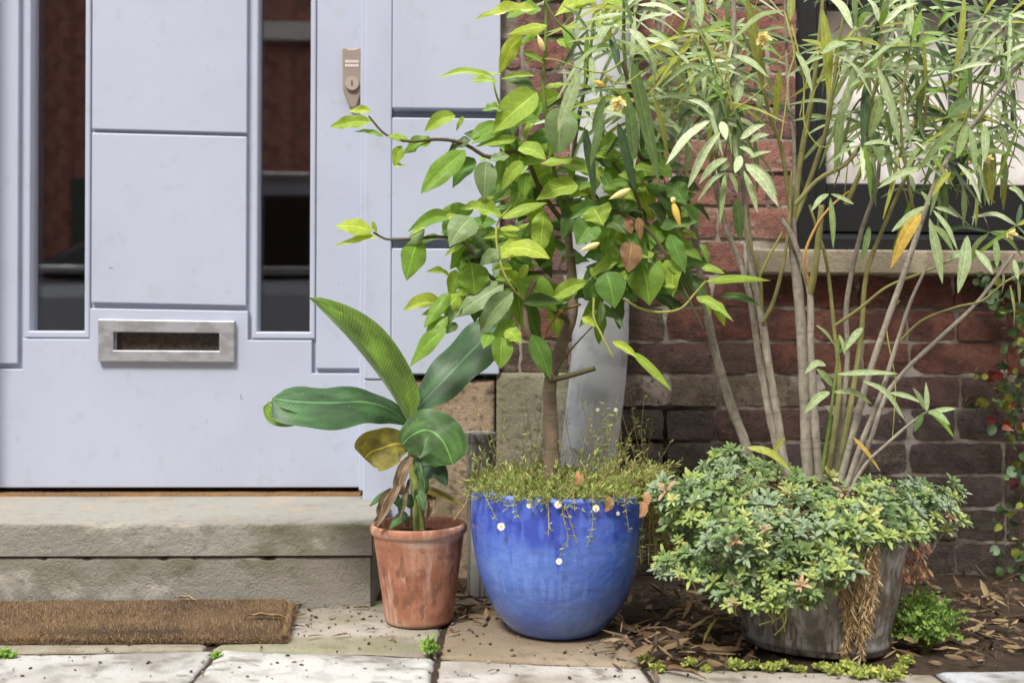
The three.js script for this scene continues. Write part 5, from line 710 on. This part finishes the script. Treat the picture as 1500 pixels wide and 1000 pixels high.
// ---------------------------------------------------------------- climber on the wall
{
  const cl = thing('wall_climber', 'small-leaved climber with green and red leaves hanging down the bricks below the window', 'climber', V(onZ(1480, 880, 0.02).x, 0.02, 0.03));
  const mk = (seed) => { const r = rng(seed), L = 1; return blade({ pts: [V(0, 0, 0), V(0, 0.5, 0.12), V(0, 1, 0.02)], h: (t) => 0.46 * Math.pow(Math.sin(Math.PI * clamp(0.06 + t * 0.88)), 0.6), hint: V(0, 0, 1), fold: 0.15 + r() * 0.2, curl: -0.2, nT: 5, nU: 2, wave: 0.03 }); };
  const G = [mk(1), mk(2), mk(3)]; const pm = (h) => leafMat(h, citTex, 0.28, 0.25, 0.45);
  const M = [pm('#4f6e3c'), pm('#6f8f5a'), pm('#3c5a34'), pm('#8aa884'), pm('#9aa53c')], RED = [pm('#8f3a2c'), pm('#a85a40'), pm('#6b2a26')];
  const vines = [[[1500, 380], [1480, 450], [1470, 520], [1485, 620], [1470, 720], [1460, 800], [1475, 870]], [[1520, 400], [1500, 500], [1490, 600], [1500, 700], [1480, 800]], [[1440, 395], [1450, 440], [1480, 470], [1500, 520]], [[1500, 625], [1470, 620], [1440, 605], [1420, 590]], [[1530, 650], [1500, 740], [1490, 830], [1480, 880]], [[1560, 380], [1540, 560], [1530, 760], [1520, 880]], [[1480, 560], [1465, 590], [1450, 560], [1430, 540]]];
  const twig = std({ color: srgb('#6d4a3a'), roughness: 0.9 });
  vines.forEach((v, vi) => { const pts = v.map(([x, y]) => onZ(x, y, rr(0.015, 0.04))); part(cl, 'vine', tube(pts, 0.0014, 0.0009, 40, 5, 0), twig); const c = new THREE.CatmullRomCurve3(pts); const n = vi === 3 || vi === 6 ? 24 : 52;
    for (let k = 0; k < n; k++) { const p = c.getPoint(R()).add(V(rr(-0.022, 0.022), rr(-0.02, 0.02), rr(0, 0.035))); const scr = p.clone().project(camera), py = (1 - scr.y) * 500; const red = (py > 540 && py < 640 && R() < 0.3) || R() < 0.03; const m = shade(new THREE.Mesh(pick(G), pick(red ? RED : M))); m.name = 'leaf'; m.position.copy(p).sub(cl.position); m.quaternion.setFromUnitVectors(V(0, 1, 0), V(rr(-1, 1), rr(-1, 0.6), rr(0, 0.7)).normalize()); m.scale.setScalar(rr(0.012, 0.027)); cl.add(m); } });
}
// ---------------------------------------------------------------- weeds
function weed(name, label, base, h, spread, n, colors, ls = 0.009, group) {
  const w = thing(name, label, 'weed', base, group), tw = [], items = [];
  for (let k = 0; k < n; k++) { const a = R() * 6.28, q = Math.pow(R(), 0.6) * spread, tip = base.clone().add(V(Math.cos(a) * q, h * rr(0.3, 1) * (1 - 0.4 * q / spread), Math.sin(a) * q * 0.7)), mid = base.clone().lerp(tip, 0.5).add(V(0, h * 0.15, 0)); tw.push(tube([base.clone().add(V(rr(-0.004, 0.004), -0.002, 0)), mid, tip], 0.0008, 0.0005, 4, 3, 0)); for (let j = 0; j < 12; j++) { const t = rr(0.25, 1), p = t < 0.5 ? base.clone().lerp(mid, t * 2) : mid.clone().lerp(tip, 2 * t - 1); items.push({ p: p.add(V(rr(-0.003, 0.003), 0, rr(-0.003, 0.003))), d: V(rr(-1, 1), rr(0, 1.2), rr(-1, 1)), s: rr(0.6, 1.4) * ls, w: 3.2, c: pick(colors) }); } }
  part(w, 'twigs', mergeGeometries(tw), std({ color: srgb('#6f7f3c'), roughness: 0.9 })).userData.kind = 'stuff';
  instanced(w, 'foliage', needle, pinMat(0.35), items); return w;
}
{
  const LG = cols('#8fb43e', '#7fa63a', '#a3c24e', '#6f9636'), MG = cols('#8aae44', '#749838', '#9cba54', '#658a34'), SG = cols('#b7bf58', '#9fae48', '#c9c96c', '#8a9a40');
  weed('joint_weed', 'bright green leafy weed growing from the joint by the terracotta pot', onY(632, 962, 0.0), 0.036, 0.018, 26, LG, 0.0085);
  weed('bushy_weed', 'bushy green weed growing from the soil beside the metal tub', onY(1356, 955, 0.0), 0.115, 0.075, 230, MG, 0.0085);
  weed('wall_weed', 'sparse green weed rising behind the bushy weed near the tub handle', onZ(1345, 905, 0.50).setY(0.002), 0.13, 0.04, 34, MG, 0.008);
  weed('mat_weed', 'small green weed at the front edge of the doormat', onY(6, 965, 0.0), 0.016, 0.02, 26, LG, 0.007);
  for (const [x, y, sp] of [[1012, 976, 0.014], [1036, 985, 0.01], [1078, 983, 0.016], [1104, 979, 0.011], [1128, 986, 0.015], [1146, 980, 0.019], [1172, 986, 0.012], [1208, 982, 0.02], [1222, 990, 0.014], [1244, 986, 0.022], [1262, 994, 0.026], [1284, 990, 0.022], [1304, 998, 0.02], [1318, 986, 0.012], [962, 986, 0.014], [944, 974, 0.008], [1330, 975, 0.015]]) weed('stonecrop', 'low lime green stonecrop tuft in the joint in front of the tub', onY(x, y, 0.0), rr(0.010, 0.024), sp, Math.round(900 * sp + 8), SG, rr(0.005, 0.008), 'stonecrop tufts in front of the tub');
  weed('joint_weed', 'thin strip of weed in the joint below the doormat corner', onY(316, 965, 0.0), 0.010, 0.010, 14, LG, 0.006);
}
// ---------------------------------------------------------------- dead leaves
{
  const dg = [0, 1, 2, 3].map((s) => { const r = rng(60 + s); return blade({ pts: [V(-0.5, 0, 0), V(-0.15, 0.05 * r(), 0.06 * (r() - 0.5)), V(0.2, 0.08 * r(), 0.08 * (r() - 0.5)), V(0.5, 0.02, 0)], h: (t) => 0.09 * Math.pow(Math.sin(Math.PI * clamp(t * 0.96 + 0.02)), 0.7), hint: V(0, 1, 0.1), fold: 0.4 + 0.5 * r(), curl: 0.6, nT: 8, nU: 2, wave: 0.02, twist: 0.6 * (r() - 0.5) }); });
  const dm = ['#7a6448', '#8f7654', '#5f4932', '#a38c68', '#4d3a29', '#6f593c'].map((h) => leafMat(h, oleTex, 0.12, 0.0));
  const lay = (px, py, len, yaw, tone, label, h = 0) => { const p = h ? onZ(px, py, h) : onY(px, py, 0.004); const g = pick(dg).clone(); g.scale(len, len, len); g.rotateY(yaw); g.translate(p.x, p.y + 0.003, p.z); single('dead_leaf', g, dm[tone], label, 'leaf', label === L2 ? 'dead leaves on the paving by the step' : 'dead leaves on the soil by the tub', null, p); };
  const L1 = 'dry narrow dead leaf lying on the doormat', L2 = 'curled dead leaf on the paving between step and pots', L3 = 'dry dead leaf on the soil near the metal tub';
  { const p = onY(270, 880, 0.024), g = dg[1].clone(); g.scale(0.055, 0.055, 0.055); g.rotateY(-0.5); g.translate(p.x, p.y + 0.004, p.z); single('dead_leaf', g, dm[3], L1, 'leaf', 'dead leaves on the mat', null, p); }
  { const p = onY(390, 907, 0.024), g = dg[2].clone(); g.scale(0.085, 0.07, 0.06); g.rotateY(-0.1); g.translate(p.x, p.y + 0.004, p.z); single('dead_leaf', g, dm[1], L1, 'leaf', 'dead leaves on the mat', null, p); }
  for (const [x, y] of [[440, 889], [475, 888], [505, 890], [436, 905], [455, 884], [530, 893], [545, 925], [500, 933], [575, 938], [460, 935], [665, 930], [700, 915], [690, 925], [720, 985], [430, 920], [690, 890]]) lay(x, y, rr(0.022, 0.045), R() * 6.28, Math.floor(R() * 6), L2);
  for (const [x, y] of [[985, 945], [960, 935], [1010, 955], [1035, 930], [930, 925], [990, 900], [1050, 905], [1075, 950], [1430, 930], [1460, 920], [1390, 945], [1440, 900], [1475, 945], [1415, 960], [980, 970], [1000, 990], [960, 995]]) lay(x, y, rr(0.05, 0.09), R() * 6.28, Math.floor(R() * 6), L3);
  const up = onZ(1040, 950, 0.6); const gU = dg[0].clone(); gU.scale(0.05, 0.05, 0.05); gU.rotateZ(1.1); gU.translate(up.x, up.y + 0.028, up.z); single('dead_leaf', gU, leafMat('#b3b04c', oleTex, 0.4, 0.1), 'pale yellow-green fallen leaf standing up in the litter', 'leaf', null, null, V(up.x, up.y, up.z));
  // leaf litter in the bed: too tangled to count
  const items = []; const cc = cols('#7d684c', '#9a8460', '#614a34', '#4f3b29', '#705b42', '#8c7556', '#43332a');
  const add = (n, fx) => { for (let k = 0; k < n; k++) { const p = fx(); items.push({ p, d: V(rr(-1, 1), rr(-0.28, 0.32), rr(-1, 1)), s: rr(0.014, 0.055), w: rr(0.6, 1.4), c: pick(cc) }); } };
  add(330, () => { const p = onY(rr(895, 1100), rr(868, 985), 0); p.y = rr(0.002, 0.03); return p; }); add(230, () => { const p = onY(rr(1300, 1520), rr(868, 976), 0); p.y = rr(0.002, 0.03); return p; }); add(60, () => { const p = onY(rr(660, 715), rr(865, 915), 0); p.y = rr(0.002, 0.012); return p; }); add(120, () => { const p = V(rr(0.0, 1.3), rr(0, 0.02), rr(0.03, 0.3)); return p; });
  const o = V(0.55, 0, 0.4), im = new THREE.Group(); im.position.copy(o); scene.add(im); const mesh = instanced(im, 'leaf_litter', needle, pinMat(0.1), items); scene.remove(im); mesh.position.copy(o); scene.add(mesh); mesh.userData = { kind: 'stuff', label: 'brown tangled litter of dead leaves along the foot of the wall', category: 'leaf litter' };
  // crumbs of soil and small stones
  const cg = new THREE.IcosahedronGeometry(1, 0), ci = []; for (let k = 0; k < 900; k++) { const nearP = R() < 0.6; const p = nearP ? onY(rr(430, 960), 885 + 75 * R() * R() + rr(0, 12), 0) : onY(rr(0, 1500), rr(945, 998), 0); p.y = 0.004; ci.push({ p, d: V(rr(-1, 1), 1, rr(-1, 1)), s: 0.0005 + 0.0024 * Math.pow(R(), 3), w: rr(0.8, 2.2), c: pick(cols('#5a4a3a', '#7a6a58', '#3d3228', '#9a8f80')) }); }
  const cmesh = new THREE.InstancedMesh(cg, std({ color: 0xffffff, roughness: 1 }), ci.length); const mm = new THREE.Matrix4(); ci.forEach((it, k) => { mm.compose(it.p, new THREE.Quaternion().setFromUnitVectors(V(0, 1, 0), it.d.normalize()), V(it.s * it.w, it.s, it.s)); cmesh.setMatrixAt(k, mm); cmesh.setColorAt(k, it.c); }); cmesh.name = 'grit'; cmesh.userData = { kind: 'stuff', label: 'dark crumbs of soil and grit scattered on the paving', category: 'grit' }; scene.add(shade(cmesh));
}
// ---------------------------------------------------------------- across the lane: what the door glass mirrors
{
  const carP = phy({ color: srgb('#b4bbc4'), roughness: 0.35, metalness: 0.1, clearcoat: 1, clearcoatRoughness: 0.04 }), gl = phy({ color: srgb('#0b0d10'), roughness: 0.04, clearcoat: 1, clearcoatRoughness: 0.02 }), rub = std({ color: srgb('#1a1a1b'), roughness: 0.9 }), rim = std({ color: srgb('#b5b7ba'), metalness: 0.9, roughness: 0.3 });  // carP is lightened so the car shows brighter in the door glass
  const car = thing('parked_car', 'parked car in the lane, paint lightened to show mirrored in the door glass', 'car', V(-1.3, -0.1, 3.75));
  const gz = -0.1, side = (pts, z0, z1, b) => extrude(pts, z0, z1, b);
  part(car, 'body', side([[-3.35, gz + 0.28], [-3.42, gz + 0.5], [-3.3, gz + 0.72], [-2.55, gz + 0.93], [0.55, gz + 0.98], [0.85, gz + 0.9], [0.92, gz + 0.5], [0.85, gz + 0.26], [0.5, gz + 0.22], [0.42, gz + 0.42], [0.2, gz + 0.56], [-0.02, gz + 0.42], [-0.1, gz + 0.22], [-2.3, gz + 0.22], [-2.38, gz + 0.42], [-2.6, gz + 0.56], [-2.82, gz + 0.42], [-2.9, gz + 0.22]], 2.92, 4.62, 0.09), carP);
  part(car, 'roof', side([[-1.75, gz + 1.46], [-1.2, gz + 1.53], [-0.2, gz + 1.53], [0.35, gz + 1.44], [0.3, gz + 1.40], [-1.7, gz + 1.40]], 3.12, 4.42, 0.025), carP);
  part(car, 'side_window', side([[-2.5, gz + 0.95], [-1.68, gz + 1.42], [0.3, gz + 1.42], [0.62, gz + 0.98]], 3.03, 4.51, 0.06), gl);
  for (const x of [-2.0, -0.75, 0.42]) part(car, 'pillar', side([[x - 0.05, gz + 0.96], [x + 0.05, gz + 0.96], [x * 0.98 + (x < -1.5 ? 0.42 : 0.03), gz + 1.43], [x * 0.98 + (x < -1.5 ? 0.34 : -0.05), gz + 1.43]], 3.02, 4.52, 0.01), carP);
  for (const x of [-2.6, 0.2]) for (const z of [2.95, 4.4]) { const g = new THREE.CylinderGeometry(0.31, 0.31, 0.2, 36); g.rotateX(Math.PI / 2); g.translate(x, gz + 0.3, z + 0.1); const w = part(car, 'wheel', g, rub); const r = new THREE.CylinderGeometry(0.2, 0.2, 0.21, 24); r.rotateX(Math.PI / 2); r.translate(x, gz + 0.3, z + 0.1); part(w, 'rim', r, rim); }
  for (const z of [2.97, 4.5]) { part(car, 'added_waist_strip', box(-2.4, 0.5, gz + 0.975, gz + 1.02, z, z + 0.07, 0.015), rim); part(car, 'added_roof_strip', box(-1.6, 0.2, gz + 1.50, gz + 1.54, z + (z < 4 ? 0.13 : -0.13), z + (z < 4 ? 0.19 : -0.07), 0.012), rim); }  // bright strips added to stand in for sky glints along the car
  for (const z of [3.1, 4.4]) part(car, 'headlight', box(-3.42, -3.3, gz + 0.6, gz + 0.72, z - 0.12, z + 0.12, 0.03), rim);
  const h = thing('opposite_house', 'brick terrace house across the lane, mirrored in the door glass', 'building', V(-1, -0.12, 8));
  const bw = std({ map: rep(BR.orange[1].map, 1.2, 2.4), color: new THREE.Color(1.5, 1.35, 1.25), roughness: 0.95 }), wt = std({ color: srgb('#d8d4cb'), roughness: 0.8 });
  part(h, 'wall', box(-12, 12, -0.3, 7.4, 7.6, 8.4, 0), bw); part(h, 'stone_band', box(-3.4, 12, 3.45, 3.62, 7.5, 7.6, 0), wt); part(h, 'drainpipe', box(-4.4, -4.26, -0.1, 5.3, 7.46, 7.59, 0.03), wt); part(h, 'roof', box(-12, 12, 7.4, 7.7, 7.4, 8.6, 0.02), std({ color: srgb('#4a4648'), roughness: 0.9 }));
  for (const x of [-7.5, -0.9, 2.2]) { const w = part(h, 'window', box(x - 0.55, x + 0.55, 0.95, 2.7, 7.55, 7.595, 0.01), wt); part(w, 'pane', box(x - 0.45, x + 0.45, 1.05, 2.6, 7.53, 7.549, 0), gl); }
  part(h, 'door', box(-3.95, -3.1, -0.1, 2.1, 7.54, 7.595, 0.01), std({ color: srgb('#2f3b34'), roughness: 0.5 }));
  single('far_pavement', box(-12, 12, -0.16, -0.02, 7.0, 7.5, 0.01), std({ color: srgb('#9a968e'), roughness: 0.95 }), 'pavement at the foot of the opposite house', 'pavement', null, 'structure');
}
renderer.render(scene, camera);
